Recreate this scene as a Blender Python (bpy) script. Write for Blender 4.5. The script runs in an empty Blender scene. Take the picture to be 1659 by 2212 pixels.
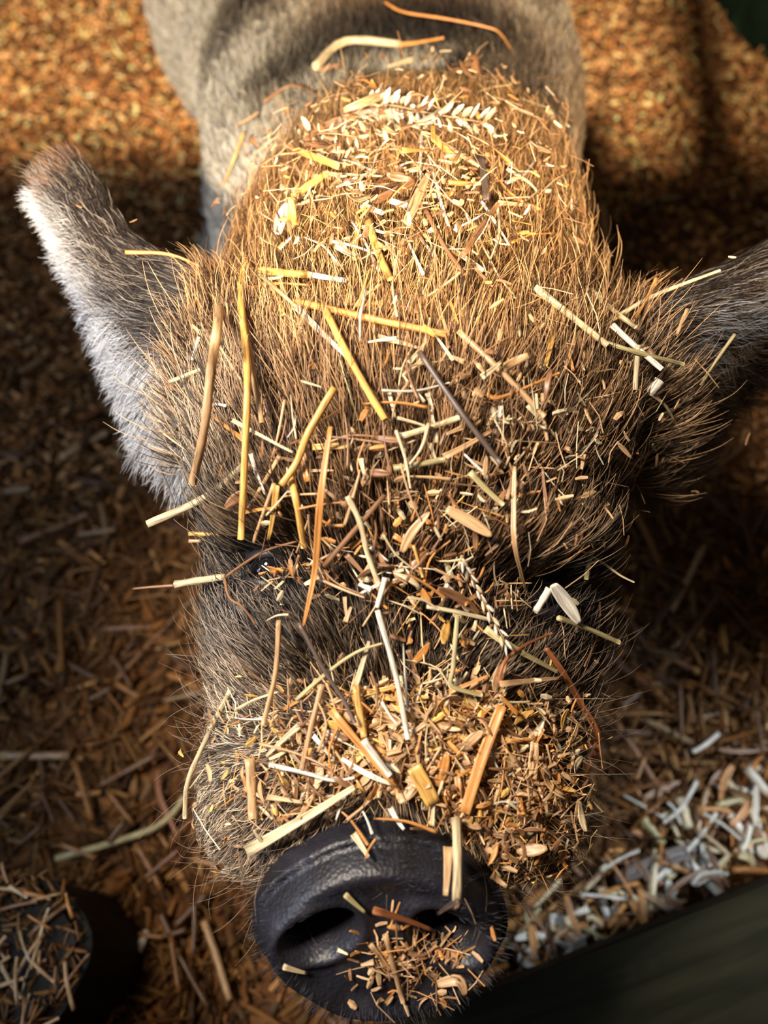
import bpy, bmesh, math, random
import numpy as np
from mathutils import Vector, Matrix
from mathutils.bvhtree import BVHTree
from mathutils.kdtree import KDTree

random.seed(7)
rng = np.random.default_rng(11)
scene = bpy.context.scene
COL = scene.collection

# ------------------------------------------------------------------ camera, world, lights
W, H, F = 1659.0, 2212.0, 1609.0
PITCH = math.radians(33.0)
CAM = np.array([0.0, 0.0, 0.80])
AX = np.array([0.0, math.sin(PITCH), -math.cos(PITCH)])
UP = np.array([0.0, math.cos(PITCH), math.sin(PITCH)])
RT = np.array([1.0, 0.0, 0.0])


def ray(u, v):
    return AX + (u - W / 2) / F * RT + (H / 2 - v) / F * UP


def P(u, v, d):
    """the point that lies d metres in front of the camera behind photo pixel (u, v)"""
    return CAM + d * ray(u, v)


def floor_pt(u, v, z=0.0):
    r = ray(u, v)
    return CAM + r * ((z - CAM[2]) / r[2])


cam = bpy.data.cameras.new('camera')
cam.sensor_fit = 'VERTICAL'
cam.sensor_height = 36.0
cam.lens = 36.0 * F / H
cam.clip_start = 0.02
cam.dof.use_dof = True
cam.dof.focus_distance = 0.385
cam.dof.aperture_fstop = 4.6
camo = bpy.data.objects.new('camera', cam)
COL.objects.link(camo)
M3 = Matrix(((RT[0], UP[0], -AX[0]), (RT[1], UP[1], -AX[1]), (RT[2], UP[2], -AX[2])))
camo.matrix_world = Matrix.Translation(Vector(CAM)) @ M3.to_4x4()
scene.camera = camo

scene.view_settings.view_transform = 'Standard'
scene.view_settings.look = 'None'
scene.view_settings.gamma = 1.0
scene.view_settings.use_curve_mapping = False
scene.view_settings.exposure = 0.45

world = bpy.data.worlds.new('barn_air')
scene.world = world
world.use_nodes = True
bgn = world.node_tree.nodes['Background']
bgn.inputs['Color'].default_value = (1.0, 0.86, 0.72, 1)
bgn.inputs['Strength'].default_value = 0.05


def lamp(kind, name, loc, target, power, colour, **kw):
    l = bpy.data.lights.new(name, kind)
    l.energy = power
    l.color = colour
    for k, v in kw.items():
        setattr(l, k, v)
    o = bpy.data.objects.new(name, l)
    COL.objects.link(o)
    o.location = loc
    o.rotation_euler = (Vector(target) - Vector(loc)).to_track_quat('-Z', 'Y').to_euler()
    return o


# warm barn lamp behind the photographer: it clears the pen wall and reaches the pig's neck and the far bedding
lamp('SPOT', 'barn_lamp', (-0.04, -2.5, 1.97), (0, 1.2, 0.2), 1220, (1.0, 0.80, 0.56),
     spot_size=math.radians(75), spot_blend=0.4, shadow_soft_size=0.09)
# unseen spot added above left to brighten the head and not the floor
lamp('SPOT', 'added_head_spot', (-0.32, 0.12, 1.10), (-0.01, 0.24, 0.45), 33, (1.0, 0.87, 0.72),
     spot_size=math.radians(58), spot_blend=0.7, shadow_soft_size=0.07)
# cool daylight from the left: unseen lamp added close to the ear
lamp('AREA', 'left_daylight', (-0.70, -0.05, 0.80), (-0.16, 0.34, 0.40), 2.1, (0.58, 0.75, 1.0), shape='RECTANGLE', size=0.12, size_y=0.35)
# cool daylight from the right: unseen spot added to brighten litter by the board
lamp('SPOT', 'right_daylight', (0.98, 0.22, 0.95), (0.29, 0.09, 0.0), 42, (0.80, 0.90, 1.0),
     spot_size=math.radians(25), spot_blend=0.9, shadow_soft_size=0.06)


# ------------------------------------------------------------------ helpers
def link(o, parent=None):
    COL.objects.link(o)
    if parent is not None:
        o.parent = parent
    return o


def mesh_from(name, verts, faces, mat=None, smooth=True):
    me = bpy.data.meshes.new(name)
    me.from_pydata([tuple(map(float, v)) for v in verts], [], [tuple(map(int, f)) for f in faces])
    me.update()
    if smooth:
        me.polygons.foreach_set('use_smooth', [True] * len(me.polygons))
    if mat:
        me.materials.append(mat)
    return me


def obj(name, me, parent=None):
    return link(bpy.data.objects.new(name, me), parent)


def tag(o, label, cat=None, group=None, kind=None):
    if label:
        o['label'] = label
    if cat:
        o['category'] = cat
    if group:
        o['group'] = group
    if kind:
        o['kind'] = kind
    return o


def nrm(a):
    a = np.asarray(a, float)
    return a / (np.linalg.norm(a, axis=-1, keepdims=True) + 1e-12)


def newmat(name, rough=0.6):
    m = bpy.data.materials.new(name)
    m.use_nodes = True
    nt = m.node_tree
    b = nt.nodes['Principled BSDF']
    b.inputs['Roughness'].default_value = rough
    return m, nt, b


def N(nt, t, **kw):
    n = nt.nodes.new(t)
    for k, v in kw.items():
        setattr(n, k, v)
    return n


def ramp(nt, fac, stops):
    r = N(nt, 'ShaderNodeValToRGB')
    while len(r.color_ramp.elements) < len(stops):
        r.color_ramp.elements.new(0.5)
    for e, (p, c) in zip(r.color_ramp.elements, stops):
        e.position = p
        e.color = (*c, 1)
    nt.links.new(fac, r.inputs[0])
    return r.outputs[0]


def mix(nt, mode, a, b, fac=1.0):
    m = N(nt, 'ShaderNodeMix', data_type='RGBA', blend_type=mode)
    for sock, val in ((m.inputs[0], fac), (m.inputs[6], a), (m.inputs[7], b)):
        if isinstance(val, (float, int)):
            sock.default_value = val
        elif isinstance(val, tuple):
            sock.default_value = (*val, 1)
        else:
            nt.links.new(val, sock)
    return m.outputs[2]


# ------------------------------------------------------------------ materials
# straw: each piece has its own colour, with streaks along it
MST, nt, b = newmat('dry_straw', 0.42)
oi = N(nt, 'ShaderNodeObjectInfo')
tc = N(nt, 'ShaderNodeTexCoord')
no = N(nt, 'ShaderNodeTexNoise')
no.inputs['Scale'].default_value = 1.0
no.inputs['Detail'].default_value = 3
sv_ = N(nt, 'ShaderNodeAttribute', attribute_name='strand')
nt.links.new(sv_.outputs['Vector'], no.inputs['Vector'])
streak = ramp(nt, no.outputs['Fac'], [(0.28, (0.42, 0.36, 0.30)), (0.5, (0.95, 0.93, 0.9)), (0.72, (1.3, 1.27, 1.2))])
nt.links.new(mix(nt, 'MULTIPLY', oi.outputs['Color'], streak), b.inputs['Base Color'])
b.inputs['Specular IOR Level'].default_value = 0.6
bu = N(nt, 'ShaderNodeBump')
bu.inputs['Strength'].default_value = 0.25
bu.inputs['Distance'].default_value = 0.0006
nt.links.new(no.outputs['Fac'], bu.inputs['Height'])
nt.links.new(bu.outputs[0], b.inputs['Normal'])

# loose stuff: colour of each bit from a colour attribute
MCH, nt, b = newmat('loose_bits', 0.6)
at = N(nt, 'ShaderNodeAttribute', attribute_name='bit_colour')
nt.links.new(at.outputs['Color'], b.inputs['Base Color'])
b.inputs['Specular IOR Level'].default_value = 0.35

# coat
MHAIR, nt, b = newmat('pig_hair', 0.42)
at = N(nt, 'ShaderNodeAttribute', attribute_name='hair_colour')
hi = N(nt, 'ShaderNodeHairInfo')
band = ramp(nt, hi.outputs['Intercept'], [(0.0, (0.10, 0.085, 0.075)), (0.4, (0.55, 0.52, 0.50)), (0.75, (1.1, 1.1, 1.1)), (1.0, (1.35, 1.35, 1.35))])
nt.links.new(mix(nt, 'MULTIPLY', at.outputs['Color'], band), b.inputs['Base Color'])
b.inputs['Specular IOR Level'].default_value = 0.42

# skin
MSKIN, nt, b = newmat('pig_skin', 0.6)
at = N(nt, 'ShaderNodeAttribute', attribute_name='skin_colour')
nt.links.new(at.outputs['Color'], b.inputs['Base Color'])

# snout leather
MSN, nt, b = newmat('snout_leather', 0.46)
tc = N(nt, 'ShaderNodeTexCoord')
no = N(nt, 'ShaderNodeTexNoise')
no.inputs['Scale'].default_value = 60
no.inputs['Detail'].default_value = 6
nt.links.new(tc.outputs['Object'], no.inputs['Vector'])
nt.links.new(ramp(nt, no.outputs['Fac'], [(0.3, (0.010, 0.009, 0.011)), (0.6, (0.018, 0.018, 0.027)), (0.8, (0.042, 0.038, 0.042))]), b.inputs['Base Color'])
vo = N(nt, 'ShaderNodeTexVoronoi')
vo.inputs['Scale'].default_value = 520
nt.links.new(tc.outputs['Object'], vo.inputs['Vector'])
bu = N(nt, 'ShaderNodeBump')
bu.inputs['Strength'].default_value = 0.35
bu.inputs['Distance'].default_value = 0.0008
nt.links.new(vo.outputs['Distance'], bu.inputs['Height'])
nt.links.new(bu.outputs[0], b.inputs['Normal'])

MEYE, nt, b = newmat('eye_black', 0.06)
b.inputs['Base Color'].default_value = (0.008, 0.007, 0.009, 1)
MLID, nt, b = newmat('eyelid_skin', 0.45)
b.inputs['Base Color'].default_value = (0.016, 0.013, 0.016, 1)
MHOOF, nt, b = newmat('hoof_horn', 0.5)
b.inputs['Base Color'].default_value = (0.03, 0.024, 0.02, 1)

# floor litter
MFL, nt, b = newmat('floor_litter', 0.9)
tc = N(nt, 'ShaderNodeTexCoord')
no = N(nt, 'ShaderNodeTexNoise')
no.inputs['Scale'].default_value = 60
no.inputs['Detail'].default_value = 8
nt.links.new(tc.outputs['Object'], no.inputs['Vector'])
nt.links.new(ramp(nt, no.outputs['Fac'], [(0.3, (0.05, 0.018, 0.005)), (0.5, (0.16, 0.065, 0.017)), (0.7, (0.34, 0.15, 0.045))]), b.inputs['Base Color'])
bu = N(nt, 'ShaderNodeBump')
bu.inputs['Strength'].default_value = 0.8
bu.inputs['Distance'].default_value = 0.01
nt.links.new(no.outputs['Fac'], bu.inputs['Height'])
nt.links.new(bu.outputs[0], b.inputs['Normal'])


def wood(name, c0, c1, scale, rough=0.7):
    m, nt, b = newmat(name, rough)
    b.inputs['Specular IOR Level'].default_value = 0.12
    tc = N(nt, 'ShaderNodeTexCoord')
    mp = N(nt, 'ShaderNodeMapping')
    mp.inputs['Scale'].default_value = scale
    no = N(nt, 'ShaderNodeTexNoise')
    no.inputs['Scale'].default_value = 6
    no.inputs['Detail'].default_value = 7
    no.inputs['Distortion'].default_value = 0.6
    nt.links.new(tc.outputs['Object'], mp.inputs[0])
    nt.links.new(mp.outputs[0], no.inputs['Vector'])
    col = ramp(nt, no.outputs['Fac'], [(0.3, c0), (0.7, c1)])
    n2 = N(nt, 'ShaderNodeTexNoise')
    n2.inputs['Scale'].default_value = 14
    nt.links.new(tc.outputs['Object'], n2.inputs['Vector'])
    spots = ramp(nt, n2.outputs['Fac'], [(0.0, (0.8, 0.8, 0.8)), (0.66, (1, 1, 1)), (0.74, (1.9, 2.0, 1.9))])
    nt.links.new(mix(nt, 'MULTIPLY', col, spots), b.inputs['Base Color'])
    bu = N(nt, 'ShaderNodeBump')
    bu.inputs['Strength'].default_value = 0.5
    bu.inputs['Distance'].default_value = 0.003
    nt.links.new(no.outputs['Fac'], bu.inputs['Height'])
    nt.links.new(bu.outputs[0], b.inputs['Normal'])
    return m


MBOARD = wood('weathered_green_board', (0.008, 0.0085, 0.004), (0.025, 0.023, 0.012), (1.2, 14, 14), 0.85)
MPOST = wood('weathered_grey_wood', (0.012, 0.011, 0.009), (0.035, 0.031, 0.025), (10, 10, 2))
MPEN = wood('pen_board_brown', (0.10, 0.06, 0.03), (0.22, 0.14, 0.08), (1.2, 12, 12))
MGREEN = wood('dark_green_paint', (0.012, 0.036, 0.022), (0.024, 0.060, 0.038), (3, 3, 3), 0.5)

# ------------------------------------------------------------------ setting: floor, walls
n = 150
xs = np.linspace(-2.2, 2.2, n)
ys = np.linspace(-0.7, 3.4, n)
gx, gy = np.meshgrid(xs, ys)


def floor_h(x, y):
    return (0.010 * np.sin(x * 9.1 + 1.3 * np.sin(y * 5)) * np.cos(y * 7.7 + x * 2) + 0.006 * np.sin(x * 23 + y * 9) * np.sin(y * 27 - x * 7)) - 0.004


gz = floor_h(gx, gy)
vs = np.stack([gx, gy, gz], -1).reshape(-1, 3)
fs = [(j * n + i, j * n + i + 1, (j + 1) * n + i + 1, (j + 1) * n + i) for j in range(n - 1) for i in range(n - 1)]
fl = tag(obj('floor', mesh_from('floor', vs, fs, MFL)), 'barn floor under brown straw and sawdust bedding', None, None, 'structure')


def box_mesh(name, cx, ex, ey, ez, mat, bevel=0.004, mtx=None):
    bm = bmesh.new()
    bmesh.ops.create_cube(bm, size=1.0)
    bmesh.ops.scale(bm, vec=(ex, ey, ez), verts=bm.verts)
    bmesh.ops.bevel(bm, geom=list(bm.edges), offset=bevel, segments=2, affect='EDGES', profile=0.6)
    if mtx is not None:
        bm.transform(mtx)
    me = bpy.data.meshes.new(name)
    bm.to_mesh(me)
    bm.free()
    me.materials.append(mat)
    return me


# dark green wall at the far right
a0, a1 = floor_pt(1530, -20), floor_pt(1680, 160)
dr = nrm(a1 - a0)
ang = math.atan2(dr[1], dr[0])
wl = obj('wall_right', box_mesh('wall_right', 0, 2.2, 0.04, 1.2, MGREEN))
ctr = (a0 + a1) / 2 + np.array([-dr[1], dr[0], 0]) * 0.025
wl.location = (ctr[0], ctr[1], 0.58)
wl.rotation_euler = (0, 0, ang)
tag(wl, 'dark green wall at the far edge of the bedding', None, None, 'structure')
# unseen pen wall behind the photographer, height set by the floor's shadow line
w = obj('wall_front', box_mesh('wall_front', 0, 4.4, 0.05, 0.835, MPEN))
w.location = (0, -0.275, 0.4025)
tag(w, 'boarded low pen wall behind the photographer', None, None, 'structure')
w = obj('wall_back', box_mesh('wall_back', 0, 4.4, 0.05, 1.1, MPEN))
w.location = (0, 3.43, 0.54)
tag(w, 'boarded wall at the back of the pen', None, None, 'structure')
bm = bmesh.new()  # slats added out of view to let only part of the lamp light through
for k in range(17):
    r_ = bmesh.ops.create_cube(bm, size=1.0)['verts']
    bmesh.ops.scale(bm, vec=(0.080, 0.03, 0.62), verts=r_)
    bmesh.ops.translate(bm, vec=(0.341 + k * 0.112, -0.275, 1.12), verts=r_)
for z_ in (1.40,):
    r_ = bmesh.ops.create_cube(bm, size=1.0)['verts']
    bmesh.ops.scale(bm, vec=(1.9, 0.035, 0.07), verts=r_)
    bmesh.ops.translate(bm, vec=(1.25, -0.275, z_), verts=r_)
me = bpy.data.meshes.new('added_dimming_slats')
bm.to_mesh(me)
bm.free()
me.materials.append(MPEN)
w = obj('added_dimming_slats', me)
tag(w, 'unseen upright slats added on the pen wall to dim the lamp light', None, None, 'structure')

# the weathered board along the pen front, in the right-hand lower corner
eA, eB = P(800, 2240, 0.515), P(1700, 1888, 0.555)
zt = 0.5 * (eA[2] + eB[2])
d2 = nrm(np.array([eB[0] - eA[0], eB[1] - eA[1], 0]))
nn = np.array([d2[1], -d2[0], 0])          # towards the photographer
bo = obj('fence_board', box_mesh('fence_board', 0, 1.1, 0.16, zt + 0.01, MBOARD, 0.008))
bc = (eA + eB) / 2 + nn * 0.08 + d2 * 0.17
bo.location = (bc[0], bc[1], zt / 2 - 0.005)
bo.rotation_euler = (0, 0, math.atan2(d2[1], d2[0]))
tag(bo, 'dark weathered greenish board edge crossing the lower right corner in front of the pig', 'board')

# grey post top in the left-hand lower corner
pc = P(-10, 2080, 0.56)
bm = bmesh.new()
bmesh.ops.create_cone(bm, cap_ends=True, segments=40, radius1=0.068, radius2=0.064, depth=pc[2] + 0.01)
bmesh.ops.bevel(bm, geom=[e for e in bm.edges if all(v.co.z > 0 for v in e.verts)], offset=0.009, segments=3, affect='EDGES')
for v in bm.verts:
    f = 1 + 0.05 * math.sin(3 * math.atan2(v.co.y, v.co.x) + 1) + 0.02 * math.sin(7 * math.atan2(v.co.y, v.co.x))
    v.co.x *= f
    v.co.y *= f
me = bpy.data.meshes.new('fence_post')
bm.to_mesh(me)
bm.free()
me.materials.append(MPOST)
po = obj('fence_post', me)
po.location = (pc[0], pc[1], pc[2] / 2 - 0.005)
tag(po, 'grey weathered post top strewn with hay in the lower left corner', 'post')

# ------------------------------------------------------------------ the pig: one continuous body
verts, faces = [], []


def add_loft(rings, cap=True):
    base = len(verts)
    m = len(rings[0])
    for r in rings:
        verts.extend([np.asarray(p) for p in r])
    for i in range(len(rings) - 1):
        for j in range(m):
            a, b_ = base + i * m + j, base + i * m + (j + 1) % m
            faces.append((a, b_, b_ + m, a + m))
    if cap:
        faces.append(tuple(base + j for j in range(m))[::-1])
        faces.append(tuple(base + (len(rings) - 1) * m + j for j in range(m)))


def interp(rows, k):
    """smooth (Catmull-Rom) resampling of a table of section rows"""
    rows = np.asarray(rows, float)
    out = []
    n_ = len(rows)
    for i in range(n_ - 1):
        p0, p1, p2, p3 = rows[max(i - 1, 0)], rows[i], rows[i + 1], rows[min(i + 2, n_ - 1)]
        for s in np.linspace(0, 1, k, endpoint=False):
            out.append(0.5 * (2 * p1 + (p2 - p0) * s + (2 * p0 - 5 * p1 + 4 * p2 - p3) * s * s + (3 * p1 - p0 - 3 * p2 + p3) * s ** 3))
    out.append(rows[-1])
    return out


M = 48
TH = np.linspace(0, 2 * math.pi, M, endpoint=False)
#   v, left u, right u, depth of the section centre, height towards the back of the head, depth below
HEAD = [
    (1870, 560, 1130, 0.400, 0.045, 0.050),
    (1845, 490, 1200, 0.402, 0.055, 0.070),
    (1760, 452, 1238, 0.410, 0.064, 0.100),
    (1640, 462, 1240, 0.420, 0.072, 0.115),
    (1500, 476, 1258, 0.428, 0.074, 0.130),
    (1350, 466, 1278, 0.434, 0.076, 0.140),
    (1200, 478, 1280, 0.440, 0.084, 0.150),
    (1050, 470, 1295, 0.450, 0.098, 0.160),
    (900, 445, 1320, 0.460, 0.106, 0.170),
    (750, 455, 1305, 0.476, 0.112, 0.175),
    (600, 515, 1252, 0.503, 0.116, 0.180),
    (450, 566, 1218, 0.538, 0.115, 0.185),
    (330, 628, 1192, 0.578, 0.108, 0.190),
    (255, 678, 1152, 0.606, 0.096, 0.190),
    (205, 728, 1100, 0.628, 0.080, 0.190),
    (180, 790, 1045, 0.642, 0.056, 0.190),
]
rings = []
for v, ul, ur, dc, hd, hv in interp(HEAD, 4):
    c = P((ul + ur) / 2, v, dc)
    hw = (ur - ul) / 2 * dc / F
    nd = nrm(ray((ul + ur) / 2, v))
    r = []
    for t in TH:
        cs, sn = math.cos(t), math.sin(t)
        ex = 0.94 if v > 700 else 1.0
        x = hw * math.copysign(abs(cs) ** ex, cs)
        y = (hv if sn > 0 else hd) * math.copysign(abs(sn) ** ex, sn)
        p = c + RT * x + nd * y
        r.append(p)
    rings.append(r)
add_loft(rings)
#   y, centre x, half width, top z, bottom z
BODY = [(0.52, 0.0, 0.06, 0.38, 0.24), (0.56, 0.0, 0.135, 0.435, 0.20), (0.64, 0.003, 0.170, 0.46, 0.19), (0.74, 0.008, 0.192, 0.46, 0.19),
        (0.86, 0.006, 0.216, 0.46, 0.17), (1.0, -0.012, 0.240, 0.46, 0.14), (1.2, -0.05, 0.290, 0.465, 0.085), (1.4, -0.08, 0.280, 0.455, 0.10),
        (1.55, -0.10, 0.20, 0.42, 0.16), (1.62, -0.105, 0.08, 0.35, 0.24)]
rings = []
for y, cx, hw, zt_, zb in interp(BODY, 4):
    zc = zb + (zt_ - zb) * 0.52
    r = []
    for t in TH:
        cs, sn = math.cos(t), math.sin(t)
        z = zc + (zt_ - zc if sn > 0 else zc - zb) * math.copysign(abs(sn) ** 0.80, sn)
        r.append((cx + hw * math.copysign(abs(cs) ** 0.74, cs), y, z))
    rings.append(r[::-1])
add_loft(rings)
# legs
LEGS = [(-0.115, 0.66), (0.115, 0.66), (-0.19, 1.38), (0.04, 1.38)]
for k, (lx, ly) in enumerate(LEGS):
    hind = k > 1
    rows = [(ly, 0.30, 0.075), (ly, 0.20, 0.062), (ly + (0.03 if hind else -0.005), 0.125, 0.043), (ly + (0.025 if hind else 0), 0.07, 0.033), (ly, 0.035, 0.037), (ly - 0.01, 0.018, 0.038)]
    rings = []
    for y, z, r_ in interp(rows, 3):
        rings.append([(lx + r_ * math.cos(t), y + r_ * 1.15 * math.sin(t), z) for t in TH[::3]])
    base = len(verts)
    add_loft([r[::-1] for r in rings])
# ears: sections from the head to the tip, each an arc upper edge - crest - lower edge
EARL = [((560, 660, .430), (520, 800, .415), (500, 960, .425)),
        ((450, 605, .440), (420, 770, .420), (405, 1040, .440)),
        ((365, 575, .450), (335, 720, .430), (318, 955, .452)),
        ((300, 540, .460), (268, 640, .440), (245, 770, .460)),
        ((250, 485, .470), (222, 560, .452), (190, 630, .468)),
        ((212, 420, .480), (175, 465, .465), (135, 520, .475)),
        ((178, 372, .488), (135, 395, .480), (92, 425, .482))]
EARR = [((1240, 740, .430), (1260, 860, .415), (1270, 1030, .43)),
        ((1350, 690, .435), (1385, 800, .418), (1400, 1080, .475)),
        ((1450, 650, .440), (1490, 745, .424), (1490, 1020, .490)),
        ((1560, 600, .448), (1590, 690, .432), (1585, 880, .490)),
        ((1660, 545, .458), (1680, 640, .442), (1680, 790, .485)),
        ((1740, 480, .468), (1765, 560, .455), (1760, 680, .480)),
        ((1800, 420, .478), (1825, 480, .470), (1820, 560, .478))]


def ear_pt(E, s, w):
    """a point of the ear's middle sheet; s 0 at the head .. 1 at the tip, w 0 upper edge .. 1 lower edge"""
    q = s * (len(E) - 1)
    i = min(int(q), len(E) - 2)
    f = q - i
    a = [P(*E[i][k]) * (1 - f) + P(*E[i + 1][k]) * f for k in range(3)]
    mid = 2 * a[1] - 0.5 * (a[0] + a[2])
    return a[0] * (1 - w) ** 2 + mid * 2 * w * (1 - w) + a[2] * w * w


def ear_frame(E, s, w):
    e = 0.01
    p = ear_pt(E, s, w)
    ds = nrm(ear_pt(E, min(s + e, 1), w) - ear_pt(E, max(s - e, 0), w))
    dw = nrm(ear_pt(E, s, min(w + e, 1)) - ear_pt(E, s, max(w - e, 0)))
    n_ = nrm(np.cross(ds, dw))
    if np.dot(n_, CAM - p) < 0:
        n_ = -n_
    return p, n_, ds, dw


for E in (EARL, EARR):
    rings = []
    for s in np.linspace(0, 1, 16):
        top, bot = [], []
        for w in np.linspace(0, 1, 12):
            p, n_, ds, dw = ear_frame(E, s, w)
            th = 0.0062 * (1 - 0.35 * s) * (0.45 + 0.55 * math.sin(math.pi * min(max(w, 0.06), 0.94)))
            top.append(p + n_ * th)
            bot.append(p - n_ * th)
        rings.append(top + bot[::-1])
    add_loft(rings)
raw = mesh_from('raw', verts, faces)
bm = bmesh.new()
bm.from_mesh(raw)
bmesh.ops.recalc_face_normals(bm, faces=bm.faces)
bm.to_mesh(raw)
bm.free()
ro = obj('raw', raw)
rm = ro.modifiers.new('r', 'REMESH')
rm.mode = 'VOXEL'
rm.voxel_size = 0.0046
sm = ro.modifiers.new('s', 'SMOOTH')
sm.factor = 0.5
sm.iterations = 7
dg = bpy.context.evaluated_depsgraph_get()
body_me = bpy.data.meshes.new_from_object(ro.evaluated_get(dg))
bpy.data.objects.remove(ro)
body_me.name = 'body'
nv = len(body_me.vertices)
co = np.empty(nv * 3)
body_me.vertices.foreach_get('co', co)
co = co.reshape(-1, 3)


# shape the face: hollows for the eyes, brow folds
EYES = [(588, 1228), (1150, 1290)]


def project(p):
    q = p - CAM
    d = q @ AX
    return W / 2 + F * (q @ RT) / d, H / 2 - F * (q @ UP) / d, d


uu, vv, dd = project(co)
near = (dd < 0.56)
toward = nrm(CAM - co)
disp = np.zeros(nv)
for (eu, ev), (rx, ry, dep) in zip(EYES, ((120, 75, 0.012), (125, 80, 0.014))):
    disp -= dep * np.exp(-(((uu - eu) / rx) ** 2 + ((vv - ev) / ry) ** 2)) * near
    disp += 0.010 * np.exp(-(((uu - eu) / 150) ** 2 + ((vv - ev + 125) / 60) ** 2)) * near
    disp += 0.009 * np.exp(-(((uu - eu) / 140) ** 2 + ((vv - ev - 150) / 70) ** 2)) * near
# side hollows between cheek and brow
disp -= 0.012 * np.exp(-(((uu - 1230) / 90) ** 2 + ((vv - 1430) / 90) ** 2)) * near
co = co + toward * disp[:, None]
body_me.vertices.foreach_set('co', co.reshape(-1))
body_me.update()
body_me.polygons.foreach_set('use_smooth', [True] * len(body_me.polygons))
body_me.calc_loop_triangles()
tri = np.empty(len(body_me.loop_triangles) * 3, int)
body_me.loop_triangles.foreach_get('vertices', tri)
tri = tri.reshape(-1, 3)
vn = np.empty(nv * 3)
body_me.vertices.foreach_get('normal', vn)
vn = vn.reshape(-1, 3)
BVH = BVHTree.FromPolygons([tuple(p) for p in co], [tuple(t) for t in tri])


def hit(u, v):
    """depth at which photo pixel (u, v) meets the pig, or None"""
    r = ray(u, v)
    loc, nn_, _, dist = BVH.ray_cast(Vector(CAM), Vector(r).normalized())
    if loc is None:
        return None
    return float((np.array(loc) - CAM) @ AX)


# coat colours: landmarks on the animal
GOLD = (0.31, 0.17, 0.066)
GOLD2 = (0.32, 0.175, 0.072)
BRN = (0.20, 0.105, 0.043)
DK = (0.035, 0.027, 0.022)
BLK = (0.016, 0.014, 0.015)
SIL = (0.17, 0.15, 0.14)
TAN = (0.47, 0.37, 0.27)
TAN2 = (0.25, 0.165, 0.095)
CRM = (0.80, 0.74, 0.60)
GRY = (0.13, 0.125, 0.125)
LM = []


def lm(u, v, d, c, s):
    if d is None:
        d = hit(u, v) or 0.45
    LM.append((P(u, v, d), np.array(c), s))


for u, v, c, s in [
    (700, 250, GOLD, .03), (850, 200, GOLD, .03), (1000, 220, GOLD, .03), (1130, 250, GOLD2, .025), (1200, 350, GOLD2, .03), (600, 330, GOLD2, .02),
    (620, 420, GOLD2, .03), (560, 500, BRN, .02), (800, 450, GOLD, .04), (1000, 450, GOLD, .04), (1180, 500, GOLD2, .03), (880, 620, GOLD, .04), (1050, 620, GOLD2, .03),
    (700, 620, GOLD2, .03), (540, 640, BRN, .02), (1200, 650, BRN, .025), (640, 780, GOLD2, .03), (820, 800, GOLD2, .03), (1000, 800, GOLD2, .03), (1150, 780, BRN, .03),
    (490, 780, GOLD2, .025), (480, 930, TAN, .025), (600, 930, BRN, .025), (900, 930, BRN, .03), (1100, 930, BRN, .03), (1260, 850, TAN2, .025), (1250, 980, BRN, .025),
    (600, 1050, DK, .02), (700, 1060, BRN, .02), (850, 1080, BRN, .03), (1000, 1080, BRN, .03), (1150, 1080, BRN, .03), (1230, 1100, DK, .02),
    (490, 1130, BLK, .02), (560, 1190, BLK, .02), (520, 1270, BLK, .02), (700, 1180, DK, .02), (850, 1200, DK, .025), (1000, 1200, BRN, .02), (1130, 1200, DK, .02), (1250, 1220, BLK, .02),
    (640, 1260, DK, .015), (720, 1330, BLK, .02), (850, 1330, DK, .02), (960, 1350, BLK, .02), (1060, 1330, BLK, .02), (1170, 1330, BLK, .025), (1250, 1350, BLK, .02),
    (520, 1390, SIL, .016), (580, 1440, GRY, .014), (480, 1470, DK, .014), (620, 1400, DK, .02), (760, 1440, BLK, .02), (900, 1440, BLK, .02), (1050, 1450, BLK, .02), (1200, 1480, BLK, .025),
    (520, 1540, TAN, .015), (640, 1550, TAN2, .02), (800, 1560, TAN2, .03), (1000, 1560, TAN2, .03), (1150, 1570, BRN, .02), (1230, 1600, DK, .015),
    (480, 1640, TAN, .02), (600, 1660, TAN, .02), (800, 1700, TAN2, .03), (1000, 1700, TAN2, .03), (1180, 1700, TAN2, .02), (480, 1760, TAN, .02), (560, 1800, TAN2, .02), (1200, 1790, BRN, .02),
    (700, 1790, TAN2, .02), (950, 1800, TAN2, .02), (1100, 1820, BRN, .02), (450, 1400, TAN, .008), (440, 1560, TAN, .01)]:
    lm(u, v, None, c, s)
for u, v, d, c, s in [
    (350, 20, 1.1, CRM, .07), (430, 150, 1.0, CRM, .06), (450, 300, .92, CRM, .05), (470, 420, .84, CRM, .05), (450, 520, .80, CRM, .05), (540, 330, .80, CRM, .04), (560, 150, .85, CRM, .03),
    (500, 60, .80, DK, .03), (470, 150, .82, GRY, .025), (540, 20, .80, DK, .025),
    (600, 190, .74, BLK, .03), (680, 110, .74, BLK, .03), (640, 60, .80, TAN, .03), (780, 70, .74, BLK, .03), (900, 60, .74, BLK, .03), (1020, 60, .75, BLK, .03), (760, 10, .8, TAN2, .03), (950, -10, .8, BRN, .03),
    (1120, 30, .85, TAN, .04), (1170, 130, .85, TAN, .04), (1240, 250, .85, TAN2, .05), (1100, 130, .76, DK, .03), (1160, 230, .76, DK, .02), (1270, 400, .8, TAN2, .05),
    (560, 420, .72, CRM, .03), (540, 520, .72, CRM, .03), (420, 520, .72, CRM, .05), (430, 600, .72, CRM, .05), (450, 400, .78, CRM, .05)]:
    hb = hit(u, v)
    lm(u, v, hb if hb is not None and hb > .62 else d, c, s)
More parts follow.
